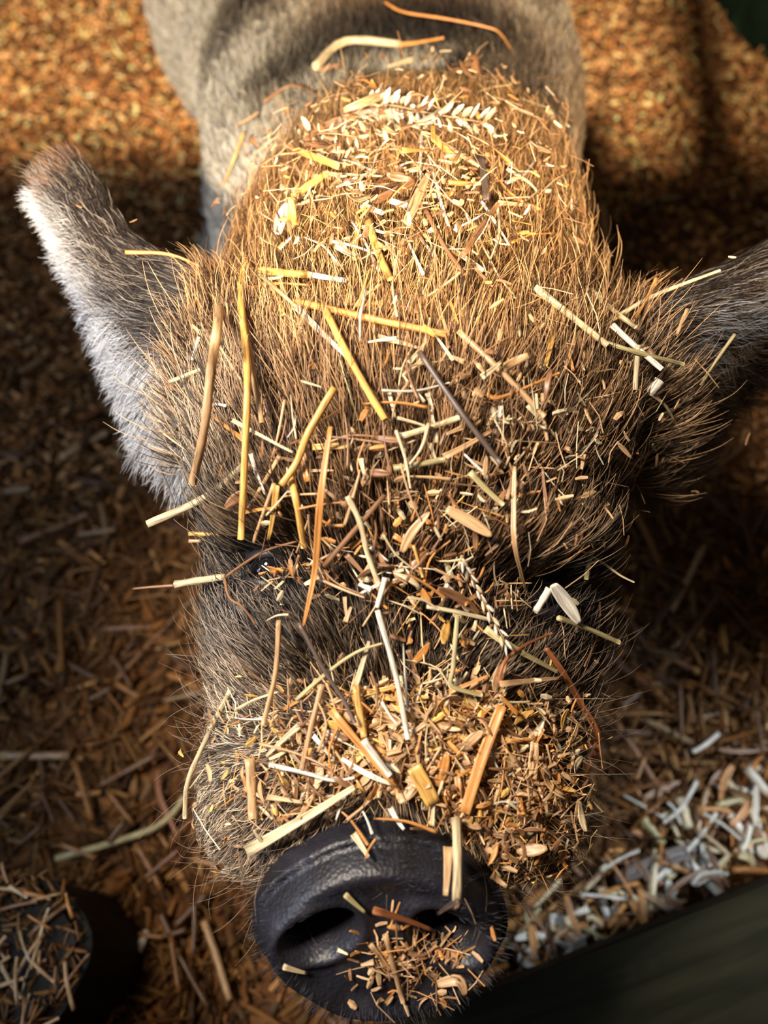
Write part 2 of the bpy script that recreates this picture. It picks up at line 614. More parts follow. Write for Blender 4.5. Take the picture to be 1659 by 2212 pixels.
for u, v, c, s in [(575, 215, DK, .016), (600, 185, BLK, .018), (640, 145, BLK, .020), (700, 105, BLK, .022), (780, 80, BLK, .022), (860, 62, BLK, .022), (950, 55, BLK, .022), (1040, 62, BLK, .020),
                   (1095, 85, DK, .018), (1135, 125, DK, .014), (505, 60, DK, .022), (480, 120, GRY, .02), (455, 165, GRY, .014), (540, 20, DK, .02)]:
    hb = hit(u, v)
    if hb is not None and hb > .62:
        for _ in range(3):
            lm(u, v, hb, c, s)
for x, y, z, c in [(-.3, 1.4, .3, CRM), (.2, 1.4, .3, CRM), (0, 1.2, .46, TAN), (-.1, 1.5, .4, CRM), (0, .8, .08, TAN2), (-.115, .66, .25, CRM), (-.115, .66, .12, CRM), (-.2, .7, .28, CRM), (-.1, .66, .03, DK), (.1, .66, .05, DK), (0, 1.3, .1, CRM), (0, .3, .25, TAN2), (0, .15, .25, DK)]:
    LM.append((np.array([x, y, z]), np.array(c), 0.10))
LP = np.array([l[0] for l in LM])
LC = np.array([l[1] for l in LM])
LS = np.array([l[2] for l in LM])


def coat(p):
    p = np.asarray(p)
    out = np.empty((len(p), 3))
    for i in range(0, len(p), 20000):
        q = p[i:i + 20000]
        d2_ = ((q[:, None] - LP[None]) ** 2).sum(-1)
        w = np.exp(-d2_ / (2 * LS ** 2)) + 1e-4 / (1 + d2_ / LS ** 2) ** 2
        out[i:i + 20000] = (w @ LC) / w.sum(1, keepdims=True)
    return out


def colour_attr(me, name, cols, domain='POINT'):
    a = me.attributes.new(name, 'FLOAT_COLOR', domain)
    c4 = np.concatenate([cols, np.ones((len(cols), 1))], 1)
    a.data.foreach_set('color', c4.reshape(-1).astype(np.float32))


colour_attr(body_me, 'skin_colour', coat(co) * 0.45 + 0.004)
body_me.materials.clear()
body_me.materials.append(MSKIN)

pig = link(bpy.data.objects.new('pig', None))
tag(pig, 'brown and black hairy pig looking up, its head sprinkled with hay and wood shavings', 'pig')
body = obj('body', body_me, pig)

# ---- coat of separate hairs
KP = 5


def hair_object(name, roots, normals, flow, length, lift, cols, rad, parent, clump=0.5, wave=0.15, mat=MHAIR):
    m = len(roots)
    t = np.linspace(0, 1, KP)
    flow = nrm(flow)
    side = nrm(np.cross(normals, flow))
    jit = rng.normal(0, 1, (m, 1))
    bend = rng.normal(0, 1, (m, 1)) * wave
    pts = np.empty((m, KP, 3))
    L = length[:, None]
    for k, s in enumerate(t):
        up = lift[:, None] * (s - 0.55 * s * s) * 1.3
        al = np.sqrt(np.maximum(1 - lift[:, None] ** 2, 0.1)) * s
        pts[:, k] = roots + L * (normals * up + flow * al + side * (jit * 0.12 * s + bend * s * s))
    if clump > 0:
        ncl = max(m // 11, 1)
        idx = rng.choice(m, ncl, replace=False)
        kd = KDTree(ncl)
        for i_, q in enumerate(idx):
            kd.insert(Vector(roots[q]), i_)
        kd.balance()
        g = np.array([idx[kd.find(Vector(r))[1]] for r in roots])
        amt = clump * rng.uniform(0.3, 1, (m, 1))
        for k, s in enumerate(t):
            tgt = pts[g, k]
            pts[:, k] = pts[:, k] * (1 - amt * s ** 1.5) + tgt * amt * s ** 1.5
    c = bpy.data.hair_curves.new(name)
    c.add_curves([KP] * m)
    c.position_data.foreach_set('vector', pts.reshape(-1).astype(np.float32))
    ra = c.attributes.get('radius') or c.attributes.new('radius', 'FLOAT', 'POINT')
    rr = (rad[:, None] * np.array([1.0, 0.95, 0.8, 0.55, 0.15])[None]).reshape(-1)
    ra.data.foreach_set('value', rr.astype(np.float32))
    a = c.attributes.new('hair_colour', 'FLOAT_COLOR', 'CURVE')
    a.data.foreach_set('color', np.concatenate([np.clip(cols, 0.004, 0.9), np.ones((m, 1))], 1).reshape(-1).astype(np.float32))
    c.materials.append(mat)
    o = bpy.data.objects.new(name, c)
    return link(o, parent)


p0, p1, p2 = co[tri[:, 0]], co[tri[:, 1]], co[tri[:, 2]]
cr = np.cross(p1 - p0, p2 - p0)
area = np.linalg.norm(cr, axis=1) / 2
tn = nrm(cr)
cen = (p0 + p1 + p2) / 3
tu, tv, td = project(cen)
facing = (tn * nrm(CAM - cen)).sum(1)
inview = (tu > -150) & (tu < W + 150) & (tv > -150) & (tv < H + 150) & (facing > -0.35)
# keep hairs off the eyes, and off the ears (they carry their own)
ear_pts = []
for E in (EARL, EARR):
    for s in np.linspace(0.22, 1, 22):
        for w in np.linspace(0, 1, 12):
            ear_pts.append(ear_pt(E, s, w))
ekd = KDTree(len(ear_pts))
for i_, q in enumerate(ear_pts):
    ekd.insert(Vector(q), i_)
ekd.balance()
wgt = area * np.where(inview, 1.0, 0.16) * np.where(cen[:, 1] > 0.62, 0.62, 1.0)
for eu, ev in EYES:
    wgt *= np.where((td < 0.5) & (np.hypot((tu - eu) / 1.25, tv - ev) < 44), 0.0, 1.0)
NH = 235000
ti = rng.choice(len(tri), NH, p=wgt / wgt.sum())
r1, r2 = rng.random(NH), rng.random(NH)
sq = np.sqrt(r1)
bary = np.stack([1 - sq, sq * (1 - r2), sq * r2], 1)
roots = (co[tri[ti]] * bary[:, :, None]).sum(1)
normals = nrm((vn[tri[ti]] * bary[:, :, None]).sum(1))
keep = np.array([ekd.find(Vector(r))[2] > 0.013 for r in roots])
roots, normals = roots[keep], normals[keep]
m = len(roots)
hu, hv_, hd_ = project(roots)
onhead = roots[:, 1] < 0.56
onhead &= hd_ < 0.62
bridge = P(850, 1500, 0.40)
flow = roots - bridge
flow /= np.linalg.norm(flow, axis=1, keepdims=True)
back = np.array([-0.05, 1.0, -0.15])
flow = np.where(onhead[:, None], flow, back)
# between the eyes the hair stands up towards the poll
mid = np.exp(-((hv_ - 1450) / 200) ** 2) * onhead
flow = flow + mid[:, None] * np.array([0, 0.5, 0.1])
flow = flow - normals * (flow * normals).sum(1, keepdims=True)
flow = nrm(flow + rng.normal(0, 0.16, (m, 3)))
flow = nrm(flow - normals * (flow * normals).sum(1, keepdims=True))
length = np.full(m, 0.026)
length = np.where(onhead, np.interp(hv_, [100, 300, 600, 900, 1150, 1400, 1600, 1850], [.032, .032, .036, .040, .030, .020, .017, .020]), length)
length *= rng.uniform(0.6, 1.25, m)
lift = np.where(onhead, np.interp(hv_, [100, 400, 700, 1100, 1500, 1850], [.55, .46, .42, .42, .42, .55]), 0.40)
lift = np.clip(lift + rng.normal(0, 0.12, m), 0.1, 0.9)
cols = coat(roots)
var = np.exp(rng.normal(-0.1, 0.7, (m, 1)))
pale = rng.random((m, 1)) < np.where(onhead & (hv_ > 650), 0.22, 0.10)[:, None]
cols = np.where(pale, cols * 2.3 + np.array([0.062, 0.043, 0.026]), cols * var)
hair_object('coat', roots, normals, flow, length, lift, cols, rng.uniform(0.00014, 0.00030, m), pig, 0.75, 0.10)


def ear_hair(E, name, m):
    R, Nn, Fl, Ln, Lf, Cc = [], [], [], [], [], []
    while len(R) < m:
        s = rng.random() ** 0.9
        w = rng.random()
        p, n_, ds, dw = ear_frame(E, 0.02 + 0.97 * s, w)
        under = rng.random() < 0.22
        fringe = w > 0.78 or (w > 0.52 and s < 0.5 and rng.random() < .75)
        n2 = -n_ if under else n_
        R.append(p + n2 * 0.003)
        Nn.append(n2)
        if fringe or under:
            Fl.append(ds * (0.35 + 0.4 * s) + dw * 0.9 + rng.normal(0, .18, 3))
            Ln.append(rng.uniform(.016, .034) * (0.75 if s > 0.8 else 1))
            c = (np.array((0.70, 0.72, 0.76)) if E is EARL else np.array((0.22, 0.16, 0.11))) * rng.uniform(0.75, 1.15)  # left ear's white fringe tinted bluish for the cool light on it
            Lf.append(0.2)
        else:
            Fl.append(ds + dw * (0.10 + 0.35 * w) + rng.normal(0, .12, 3))
            Ln.append(rng.uniform(.018, .034))
            k = w + rng.normal(0, 0.10)
            if E is EARR and k > 0.62:
                c = np.array((0.15, 0.10, 0.065)) * rng.uniform(0.5, 1.6)  # shade on the right ear's drooping side put into the hair colour
            elif k > (0.58 if E is EARL else 0.40):
                c = (np.array((0.46, 0.45, 0.45)) if E is EARL else np.array((.50, .52, .57))) * rng.uniform(0.45, 1.2)  # right ear's pale band blued: cool light put into the hair colour
            elif rng.random() < 0.16:
                c = np.array((0.36, 0.30, 0.24)) * rng.uniform(0.7, 1.2)
            else:
                c = np.array((0.030, 0.022, 0.019)) * rng.uniform(0.4, 1.8)
            if s > 0.9 and rng.random() < 0.6:
                c = np.array((0.30, 0.19, 0.13)) * rng.uniform(0.7, 1.3)
            Lf.append(0.28)
        Cc.append(c)
    a = [np.array(x) for x in (R, Nn, Fl, Ln, Lf, Cc)]
    fl = nrm(a[2])
    fl = nrm(fl - a[1] * (fl * a[1]).sum(1, keepdims=True) * 0.8)
    hair_object(name, a[0], a[1], fl, a[3], np.clip(a[4] + rng.normal(0, .08, m), .05, .6), a[5], rng.uniform(.00011, .0002, m), pig, 0.55, 0.10)


ear_hair(EARL, 'ear_fur', 15000)
ear_hair(EARR, 'ear_fur', 15000)

gi = np.where(onhead & (hv_ < 1500) & ((hv_ > 620) | (rng.random(m) < .4)))[0]
gi = rng.choice(gi, 9000, replace=False)
gpale = rng.random((len(gi), 1)) < 0.6
gc = coat(roots[gi])
gc = np.where(gpale, gc * 1.7 + np.array([0.14, 0.095, 0.05]), gc * 0.25) * rng.uniform(.6, 1.2, (len(gi), 1))
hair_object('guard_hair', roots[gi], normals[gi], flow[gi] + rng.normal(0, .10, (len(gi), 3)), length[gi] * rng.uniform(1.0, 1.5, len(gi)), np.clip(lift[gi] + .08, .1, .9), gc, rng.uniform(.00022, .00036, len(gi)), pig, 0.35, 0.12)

# long fine bristles round the muzzle and cheeks
sel = np.where(onhead & (hv_ > 1380) & (hd_ < 0.52) & ((np.abs(hu - 850) > 240) | (hv_ > 1760)))[0]
sel = rng.choice(sel, min(1500, len(sel)), replace=False)
hair_object('bristles', roots[sel], normals[sel], flow[sel] + rng.normal(0, .35, (len(sel), 3)), rng.uniform(.018, .045, len(sel)), rng.uniform(.3, .8, len(sel)),
            np.array((0.40, 0.30, 0.22)) * rng.uniform(.4, 1.2, (len(sel), 1)), np.full(len(sel), .00010), pig, 0.0, 0.25)

# ---- eyes with lids and lashes
for k, (eu, ev) in enumerate(EYES):
    d = hit(eu, ev) or 0.4
    c = P(eu, ev, d + 0.008)
    bm = bmesh.new()
    bmesh.ops.create_uvsphere(bm, u_segments=32, v_segments=20, radius=0.0125)
    me = bpy.data.meshes.new('eye')
    bm.to_mesh(me)
    bm.free()
    me.materials.append(MEYE)
    me.polygons.foreach_set('use_smooth', [True] * len(me.polygons))
    eo = obj('eye', me, pig)
    eo.location = c
    # upper and lower lid: two crescents lying on the eyeball
    vd = nrm(CAM - c)
    rr_ = nrm(np.cross(UP, vd))
    uq = np.cross(vd, rr_)
    for sgn in (1, -1):
        lv, lf = [], []
        for i in range(13):
            a = math.pi * i / 12
            for j in range(5):
                e = (0.30 + 0.20 * j) * math.sin(a) * sgn + 0.05 * sgn
                dirn = rr_ * math.cos(a) * 1.0 + uq * e + vd * (0.75 - 0.14 * j) * max(math.sin(a), 0.05)
                lv.append(c + nrm(dirn) * (0.0139 + 0.0012 * (j > 0)))
        for i in range(12):
            for j in range(4):
                q = i * 5 + j
                lf.append((q, q + 1, q + 6, q + 5))
        lo = obj('eyelid', mesh_from('eyelid', lv, lf, MLID), eo)
        lo.location = -c
        so = lo.modifiers.new('s', 'SOLIDIFY')
        so.thickness = 0.0016
    nl = 40
    aa = np.linspace(0.5, math.pi - 0.5, nl)
    rt_ = c + rr_[None] * (np.cos(aa) * 0.0125)[:, None] + uq[None] * (np.sin(aa) * 0.008)[:, None] + vd * 0.009
    lash = hair_object('eyelashes', rt_, np.tile(vd, (nl, 1)), uq * 0.4 + rr_[None] * (np.cos(aa) * 0.9)[:, None] - uq * 0.9, np.full(nl, .016) * rng.uniform(.7, 1.1, nl),
                np.full(nl, .5), np.full((nl, 3), 0.03), np.full(nl, .00012), eo, 0, .3)
    lash.location = -c

# ---- snout: a thick rimmed disc with two nostrils
NF = nrm(np.array([0.05, -0.775, 0.628]))
XF = nrm(np.array([0.99, 0.05, 0.0]) - 0.11 * UP)
XF = nrm(XF - NF * (XF @ NF))
UF = np.cross(NF, XF)
if UF[2] < 0:
    UF = -UF
FC = P(826, 2040, 0.338)
SA, SB = 0.0560, 0.0475
NR, NT_ = 46, 180


def face_h(x, y):
    """height of the disc's face at x, y in units of its half axes"""
    r = np.hypot(x, y)
    h = 0.0036 * np.exp(-((r - 0.84) / 0.15) ** 2) - 0.012 * np.clip((r - 0.86) / 0.14, 0, 1) ** 2
    h = h + 0.002 * np.exp(-(((x / 0.25) ** 2 + ((y + .2) / .5) ** 2)))
    for sx in (-1, 1):
        dx, dy = (x - sx * 0.50) / 0.25, (y - 0.16 + 0.25 * sx * (x - sx * 0.5)) / 0.27
        q = np.sqrt(dx * dx + dy * dy)
        h = h - 0.034 * (1 / (1 + np.exp((q - 0.85) * 9))) + 0.0030 * np.exp(-((q - 1.35) / 0.28) ** 2)
    h = h + 0.002 * np.sin(9 * np.arctan2(y, x)) * np.exp(-((r - 0.95) / 0.1) ** 2) * 0.25
    return h


lv, lf = [], []
tt = np.linspace(0, 2 * math.pi, NT_, endpoint=False)


def outline(t):
    # broad oval, a little squarer below, with a shallow dip in the top middle
    return 1 + 0.03 * np.cos(4 * t) - 0.03 * np.exp(-((t - math.pi / 2) / 0.35) ** 2)


for i in range(NR):
    rr_ = (i + 0.2) / (NR - 0.8)
    for t in tt:
        x, y = rr_ * math.cos(t) * outline(t), rr_ * math.sin(t) * outline(t)
        hgt = face_h(np.array(rr_ * math.cos(t)), np.array(rr_ * math.sin(t)))
        lv.append(FC + XF * x * SA + UF * y * SB + NF * hgt)
for i, (k, dn) in enumerate(((1.035, -.010), (1.045, -.014), (1.04, -.019), (1.02, -.025), (0.99, -.032), (0.95, -.042), (0.9, -.055))):
    for t in tt:
        lv.append(FC + XF * k * SA * math.cos(t) * outline(t) + UF * k * SB * math.sin(t) * outline(t) + NF * (dn + 0.0005 * math.sin(40 * t)))
NRT = NR + 7
for i in range(NRT - 1):
    for j in range(NT_):
        a, b_ = i * NT_ + j, i * NT_ + (j + 1) % NT_
        lf.append((a, b_, b_ + NT_, a + NT_))
lv.append(FC + NF * face_h(np.array(0.0), np.array(0.0)))
for j in range(NT_):
    lf.append((len(lv) - 1, (j + 1) % NT_, j))
sn_me = mesh_from('snout', lv, [f[::-1] for f in lf], MSN)
sn = obj('snout', sn_me, pig)
sn['label'] = 'bare black snout disc with two nostrils'
SNB = BVHTree.FromPolygons([tuple(map(float, v)) for v in lv], lf)
# velvet of tiny hairs on the snout's rim
ids = rng.choice(len(lf), 2600)
ft = np.array([np.mean([lv[q] for q in lf[i]], axis=0) for i in ids])
fn = np.array([np.cross(np.asarray(lv[lf[i][1]]) - lv[lf[i][0]], np.asarray(lv[lf[i][2]]) - lv[lf[i][0]]) for i in ids])
fn = nrm(fn)
flip = ((ft - FC + NF * 0.03) * fn).sum(1) < 0
fn[flip] *= -1
okm = (np.hypot((ft - FC) @ XF / SA, (ft - FC) @ UF / SB) > 0.72)
ft, fn = ft[okm], fn[okm]
hair_object('snout_down', ft, fn, nrm(ft - FC + rng.normal(0, .01, ft.shape)) + NF * .5, rng.uniform(.003, .007, len(ft)), np.full(len(ft), .5),
            np.array((.16, .16, .19)) * rng.uniform(.4, 1.3, (len(ft), 1)), np.full(len(ft), .00006), sn, 0.2, 0.1)

# hooves
for lx, ly in LEGS:
    for sx in (-1, 1):
        rings = []
        for z, r_, oy in ((0.0, 0.021, -.018), (0.012, 0.0225, -.014), (0.03, 0.0205, -.004), (0.042, 0.017, 0.002)):
            rings.append([(lx + sx * 0.019 + r_ * .85 * math.cos(t), ly + oy + r_ * 1.35 * math.sin(t), z) for t in TH[::3]])
        hv2, hf = [p for r in rings for p in r], []
        k = len(rings[0])
        for i in range(3):
            for j in range(k):
                hf.append((i * k + j, i * k + (j + 1) % k, (i + 1) * k + (j + 1) % k, (i + 1) * k + j))
        hf += [tuple(range(k))[::-1], tuple(3 * k + j for j in range(k))]
        obj('hoof', mesh_from('hoof', hv2, hf, MHOOF), pig)

# ------------------------------------------------------------------ straw, blades and shavings
C = dict(G=(.72, .42, .115), O=(.60, .27, .075), T=(.58, .365, .19), P=(.66, .54, .34), W=(.74, .70, .62), B=(.26, .13, .06), D=(.12, .085, .07), L=(.47, .40, .20), R=(.33, .12, .045))


def depth_at(u, v):
    d = hit(u, v)
    r = ray(u, v)
    loc = SNB.ray_cast(Vector(CAM), Vector(r).normalized())[0]
    if loc is not None:
        ds = float((np.array(loc) - CAM) @ AX)
        d = ds if d is None else min(d, ds)
    return d


def place(pts, off):
    """photo pixels of a stalk's bends -> points in the scene, resting off metres above the pig's skin.
    The piece is stiff: between its ends it runs straight, lifted clear of what it crosses."""
    ds = [depth_at(u, v) for u, v in pts]
    dense = []
    for i in range(len(pts) - 1):
        for s in np.linspace(0, 1, 9):
            dense.append((i + s, pts[i][0] * (1 - s) + pts[i + 1][0] * s, pts[i][1] * (1 - s) + pts[i + 1][1] * s))
    smp = [(q, depth_at(u, v)) for q, u, v in dense]
    good = [(q, d) for q, d in smp if d is not None and d < 0.75]
    if not good:
        good = [(0, 0.45)]
    for i in range(len(ds)):
        if ds[i] is None or ds[i] > 0.75:
            ds[i] = min(good, key=lambda g: abs(g[0] - i))[1]
    pen = 0.0
    for q, d in good:
        i = min(int(q), len(pts) - 2) if len(pts) > 1 else 0
        f = q - i
        line = ds[i] * (1 - f) + ds[min(i + 1, len(ds) - 1)] * f
        pen = max(pen, line - d)
    off = off * (1.0 if max(p[1] for p in pts) > 1800 else 1.25 if min(p[1] for p in pts) > 1350 else 1.55 if min(p[1] for p in pts) > 640 else 2.0)
    return [P(u, v, d - off - min(pen, 0.03)) for (u, v), d in zip(pts, ds)]


def frames(pts):
    pts = np.asarray(pts)
    tg = nrm(np.gradient(pts, axis=0))
    up = nrm(CAM - pts)
    sd = nrm(np.cross(tg, up))
    return tg, sd, np.cross(sd, tg)


def smooth_line(pts, k=5):
    if len(pts) == 2:
        a, b_ = np.asarray(pts[0]), np.asarray(pts[1])
        L = np.linalg.norm(b_ - a)
        bow = rng.normal(0, .012) * L
        perp = nrm(np.cross(b_ - a, CAM - a))
        return [a + (b_ - a) * s + perp * bow * 4 * s * (1 - s) for s in np.linspace(0, 1, 8)]
    return interp(pts, k)


def strand(me, sv):
    a = me.attributes.new('strand', 'FLOAT_VECTOR', 'POINT')
    a.data.foreach_set('vector', np.asarray(sv, np.float32).reshape(-1))


def finish(name, vts, fcs, colour, parent=None, smooth=False, sv=None):
    vts = np.asarray(vts)
    c = vts.mean(0)
    me = mesh_from(name, vts - c, fcs, MST, smooth)
    strand(me, sv)
    o = obj(name, me, parent)
    if parent is None:
        o.location = c
    else:
        o.location = c - np.array(parent.location)
    o.color = (*colour, 1)
    return o


def tube(name, line, r, colour, parent=None, flat=0.75, taper=0.85, hollow=True):
    line = np.asarray(line)
    tg, sd, up = frames(line)
    k = 10
    vts, fcs, sv = [], [], []
    m_ = len(line)
    seed = rng.uniform(0, 50)
    sl = np.concatenate([[0], np.cumsum(np.linalg.norm(np.diff(line, axis=0), axis=1))]) / 0.012
    for i in range(m_):
        rr = r * (1 - (1 - taper) * i / (m_ - 1)) * (1 + 0.07 * math.sin(i * 2.1 + len(line)))
        for j in range(k):
            a = 2 * math.pi * j / k
            rg = rr * (1 + (.10 if j % 2 else -.06))
            vts.append(line[i] + sd[i] * rg * math.cos(a) + up[i] * rg * flat * math.sin(a))
            sv.append((seed + 1.3 * abs(j - k / 2), sl[i], seed))
    for i in range(m_ - 1):
        for j in range(k):
            a, b_ = i * k + j, i * k + (j + 1) % k
            fcs.append((a, b_, b_ + k, a + k))
    for end, i in ((0, 0), (1, m_ - 1)):      # a sunken, hollow end
        base = len(vts)
        inner = 0.55 if hollow else 0.05
        for j in range(k):
            vts.append(line[i] + (vts[i * k + j] - line[i]) * inner)
            sv.append((seed + j, sl[i], seed))
        vts.append(line[i] + tg[i] * (r * 0.8 if end == 0 else -r * 0.8) * (1 if hollow else -0.4))
        sv.append((seed, sl[i] + 2, seed))
        for j in range(k):
            a, b_ = i * k + j, i * k + (j + 1) % k
            fcs.append((a, base + j, base + (j + 1) % k, b_))
            fcs.append((base + j, base + k, base + (j + 1) % k))
    return finish(name, vts, fcs, colour, parent, True, sv)


def blade(name, line, w, colour, parent=None, prof=None, curl=0.25, thick=0.00035, twist=0.0):
    line = np.asarray(line)
    tg, sd, up = frames(line)
    m_ = len(line)
    vts, fcs, sv = [], [], []
    seed = rng.uniform(0, 50)
    LL = float(np.linalg.norm(line[-1] - line[0])) / 0.014
    for i in range(m_):
        s = i / (m_ - 1)
        ww = w * (prof(s) if prof else (math.sin(math.pi * min(max(0.12 + 0.86 * s, 0), 1)) ** 0.6))
        tw = twist * (s - 0.5)
        sx = sd[i] * math.cos(tw) + up[i] * math.sin(tw)
        ux = np.cross(sx, tg[i])
        for f in (-1, -0.5, 0, 0.5, 1):
            vts.append(line[i] + sx * ww * f + ux * (curl * ww * f * f + thick))
            sv.append((seed + 3 * f, s * LL, seed))
        for f in (1, 0.5, 0, -0.5, -1):
            vts.append(line[i] + sx * ww * f + ux * (curl * ww * f * f - thick))
            sv.append((seed + 3 * f, s * LL, seed + 9))
    for i in range(m_ - 1):
        for j in range(10):
            a, b_ = i * 10 + j, i * 10 + (j + 1) % 10
            fcs.append((a, b_, b_ + 10, a + 10))
    fcs += [tuple(range(10))[::-1], tuple((m_ - 1) * 10 + j for j in range(10))]
    return finish(name, vts, fcs, colour, parent, True, sv)


def chip_prof(s):
    return 1.0 - 0.15 * abs(s - 0.5)


def px_r(line, wpx):
    return wpx / 2 * float(np.mean([(p - CAM) @ AX for p in line])) / F


def vary(c):
    k = math.exp(rng.normal(0, .08))
    return tuple(min(x * k, .9) for x in c)


def bare(u, v):
    """places where no litter has settled: the eye hollows and the left cheek"""
    for eu, ev, a, b_ in ((545, 1215, 85, 100), (1190, 1340, 120, 150), (530, 1410, 110, 80), (660, 780, 170, 120), (1150, 640, 60, 60), (800, 1400, 170, 65)):
        if ((u - eu) / a) ** 2 + ((v - ev) / b_) ** 2 < 1 and rng.random() < .9:
            return True
    return False


NAMES = {'s': ('straw_stalk', 'straw'), 'b': ('grass_blade', 'grass blade'), 'c': ('wood_shaving', 'shaving'), 't': ('hay_thread', 'hay'), 'p': ('straw_splinter', 'straw')}


def S(kind, pts, w, c, label, off=0.011):
    line = smooth_line(place(pts, off))
    r = px_r(line, w)
    nm, cat = NAMES[kind]
    col = vary(C[c])
    if kind == 's':
        o = tube(nm, line, r, col)
    elif kind == 't':
        o = tube(nm, line, r, col, taper=0.5, hollow=False)
    elif kind == 'p':
        o = blade(nm, line, r, col, prof=lambda s: 1 - 0.55 * s, curl=0.35, thick=0.0005)
    elif kind == 'c':
        o = blade(nm, line, r, col, prof=chip_prof, curl=0.22, thick=0.0006)
    else:
        o = blade(nm, line, r, col, curl=0.3, twist=0.5)
    return tag(o, label, cat)


# ---- forehead and left side
S('s', [(525, 535), (477, 612), (472, 680), (455, 800), (440, 930), (415, 1045)], 17, 'T', 'long curving tan straw hanging from the left ear base down the left cheek', .016)
S('s', [(530, 560), (520, 640), (533, 780), (532, 900), (520, 1165)], 16, 'G', 'long upright golden straw running from the left ear base to above the left eye', .015)
S('s', [(524, 640), (540, 770), (566, 915)], 13, 'T', 'thin tan straw just to the right of the long upright golden straw', .012)
S('s', [(562, 583), (665, 593)], 17, 'G', 'short thick golden straw stub beside the left ear base', .015)
S('s', [(663, 592), (745, 606)], 12, 'W', 'short white straw end continuing the golden stub beside the left ear', .013)
S('p', [(585, 603), (613, 682)], 18, 'G', 'golden straw splinter pointing down below the golden stub', .011)
S('p', [(632, 655), (757, 778)], 16, 'W', 'white straw splinter slanting under the long gold forehead straw', .010)
S('s', [(640, 651), (800, 688), (963, 722)], 16, 'O', 'long orange straw lying almost level across the top of the forehead', .013)
S('s', [(703, 670), (832, 907)], 17, 'G', 'long gold straw slanting down the middle of the forehead from the orange one', .016)
S('s', [(795, 475), (842, 602)], 18, 'G', 'gold straw slanting down the poll above the orange one', .014)
S('p', [(776, 475), (764, 562)], 15, 'G', 'flat gold splinter beside the upper end of the slanting poll straw', .010)
S('s', [(726, 532), (772, 556)], 14, 'P', 'short pale straw left of the slanting poll straw', .012)
S('s', [(757, 661), (832, 651)], 13, 'O', 'short orange straw above the middle of the long level orange straw', .010)
S('s', [(722, 838), (668, 930), (640, 1000), (607, 1048)], 17, 'G', 'curved golden straw sweeping down and left across the middle forehead', .018)
S('s', [(604, 985), (536, 1100)], 10, 'T', 'thin tan straw slanting left under the curved golden forehead straw', .012)
S('s', [(592, 1045), (547, 1172)], 9, 'T', 'thin tan straw reaching toward the inner corner of the left eye', .012)
S('p', [(597, 1048), (580, 1165)], 15, 'G', 'golden splinter standing over the left eye beside the thin tan straw', .012)
S('s', [(625, 1025), (640, 1085), (656, 1182)], 16, 'G', 'golden straw dropping from the foot of the curved forehead straw', .011)
S('p', [(503, 908), (632, 977)], 10, 'P', 'narrow pale gold splinter crossing the two upright straws of the left side', .019)
S('s', [(318, 1133), (440, 1077), (526, 1008)], 17, 'P', 'pale grey straw jutting out to the left below the left ear', .012)
S('s', [(408, 1153), (476, 1155)], 10, 'G', 'upper of two small golden straws poking out beside the left eye', .006)
S('s', [(408, 1169), (470, 1168)], 8, 'T', 'lower of two small straws poking out beside the left eye', .006)
S('s', [(378, 1263), (487, 1246)], 16, 'P', 'thick pale straw poking out to the left below the left eye', .008)
S('t', [(378, 1265), (330, 1268), (286, 1272)], 8, 'B', 'thin brown tail beyond the thick pale straw left of the eye', .008)
S('t', [(485, 1248), (495, 1290), (525, 1312), (552, 1350)], 7, 'B', 'curling brown tendril below the left eye', .012)
S('t', [(488, 1246), (528, 1217), (577, 1188), (640, 1170)], 7, 'B', 'curling brown tendril crossing just above the left eye', .013)
S('s', [(602, 1340), (595, 1452), (568, 1566)], 12, 'T', 'knuckled tan straw running down the left side of the nose bridge', .014)
S('s', [(498, 1490), (441, 1605), (405, 1690), (399, 1768)], 12, 'P', 'pale straw hanging down the left edge of the muzzle', .012)
S('s', [(645, 1345), (700, 1448), (742, 1512), (766, 1562)], 10, 'D', 'dark grey stalk slanting down the nose bridge', .014)
S('t', [(640, 1512), (705, 1455), (768, 1410), (825, 1390)], 10, 'L', 'bent pale green stalk crossing the dark stalk on the nose bridge', .015)
S('s', [(619, 1488), (666, 1592)], 10, 'B', 'thin brown straw left of the middle of the nose bridge', .011)
S('s', [(696, 1478), (672, 1570), (651, 1662)], 13, 'T', 'tan straw leaning left on the upper muzzle', .014)
S('s', [(768, 1482), (786, 1592)], 17, 'G', 'short bright golden straw standing at the top of the muzzle', .014)
S('p', [(768, 1480), (797, 1385)], 14, 'P', 'pale splinter above the short golden muzzle straw', .012)
S('p', [(714, 1534), (852, 1698)], 19, 'O', 'broad orange brown straw slanting down to the right across the muzzle', .015)
S('s', [(785, 1598), (842, 1676)], 16, 'W', 'white straw with a brown joint lying against the broad orange muzzle straw', .017)
S('t', [(582, 1652), (660, 1670), (720, 1686), (766, 1680)], 11, 'W', 'curved whitish hay stem on the left of the muzzle', .013)
S('b', [(738, 1638), (790, 1670), (847, 1696)], 12, 'W', 'pale folded grass blade beside the white jointed straw', .013)
S('s', [(539, 1638), (546, 1768)], 24, 'T', 'thick upright tan straw on the left cheek of the muzzle', .012)
S('p', [(533, 1839), (766, 1700)], 26, 'P', 'large pale flat straw slanting up to the right above the snout', .016)
S('p', [(510, 1843), (556, 1906)], 16, 'T', 'pointed tan splinter left of the snout rim', .010)
S('s', [(474, 1838), (482, 1882)], 11, 'T', 'tiny tan straw at the lower left of the muzzle', .009)
S('s', [(985, 1768), (986, 1948)], 22, 'P', 'thick pale straw standing upright on the snout rim', .018)
S('p', [(968, 1830), (962, 1935)], 22, 'T', 'frayed tan splinter left of the thick pale straw on the snout rim', .012)
S('c', [(893, 1656), (936, 1736)], 34, 'G', 'broad golden wood chip in the middle of the muzzle', .014)
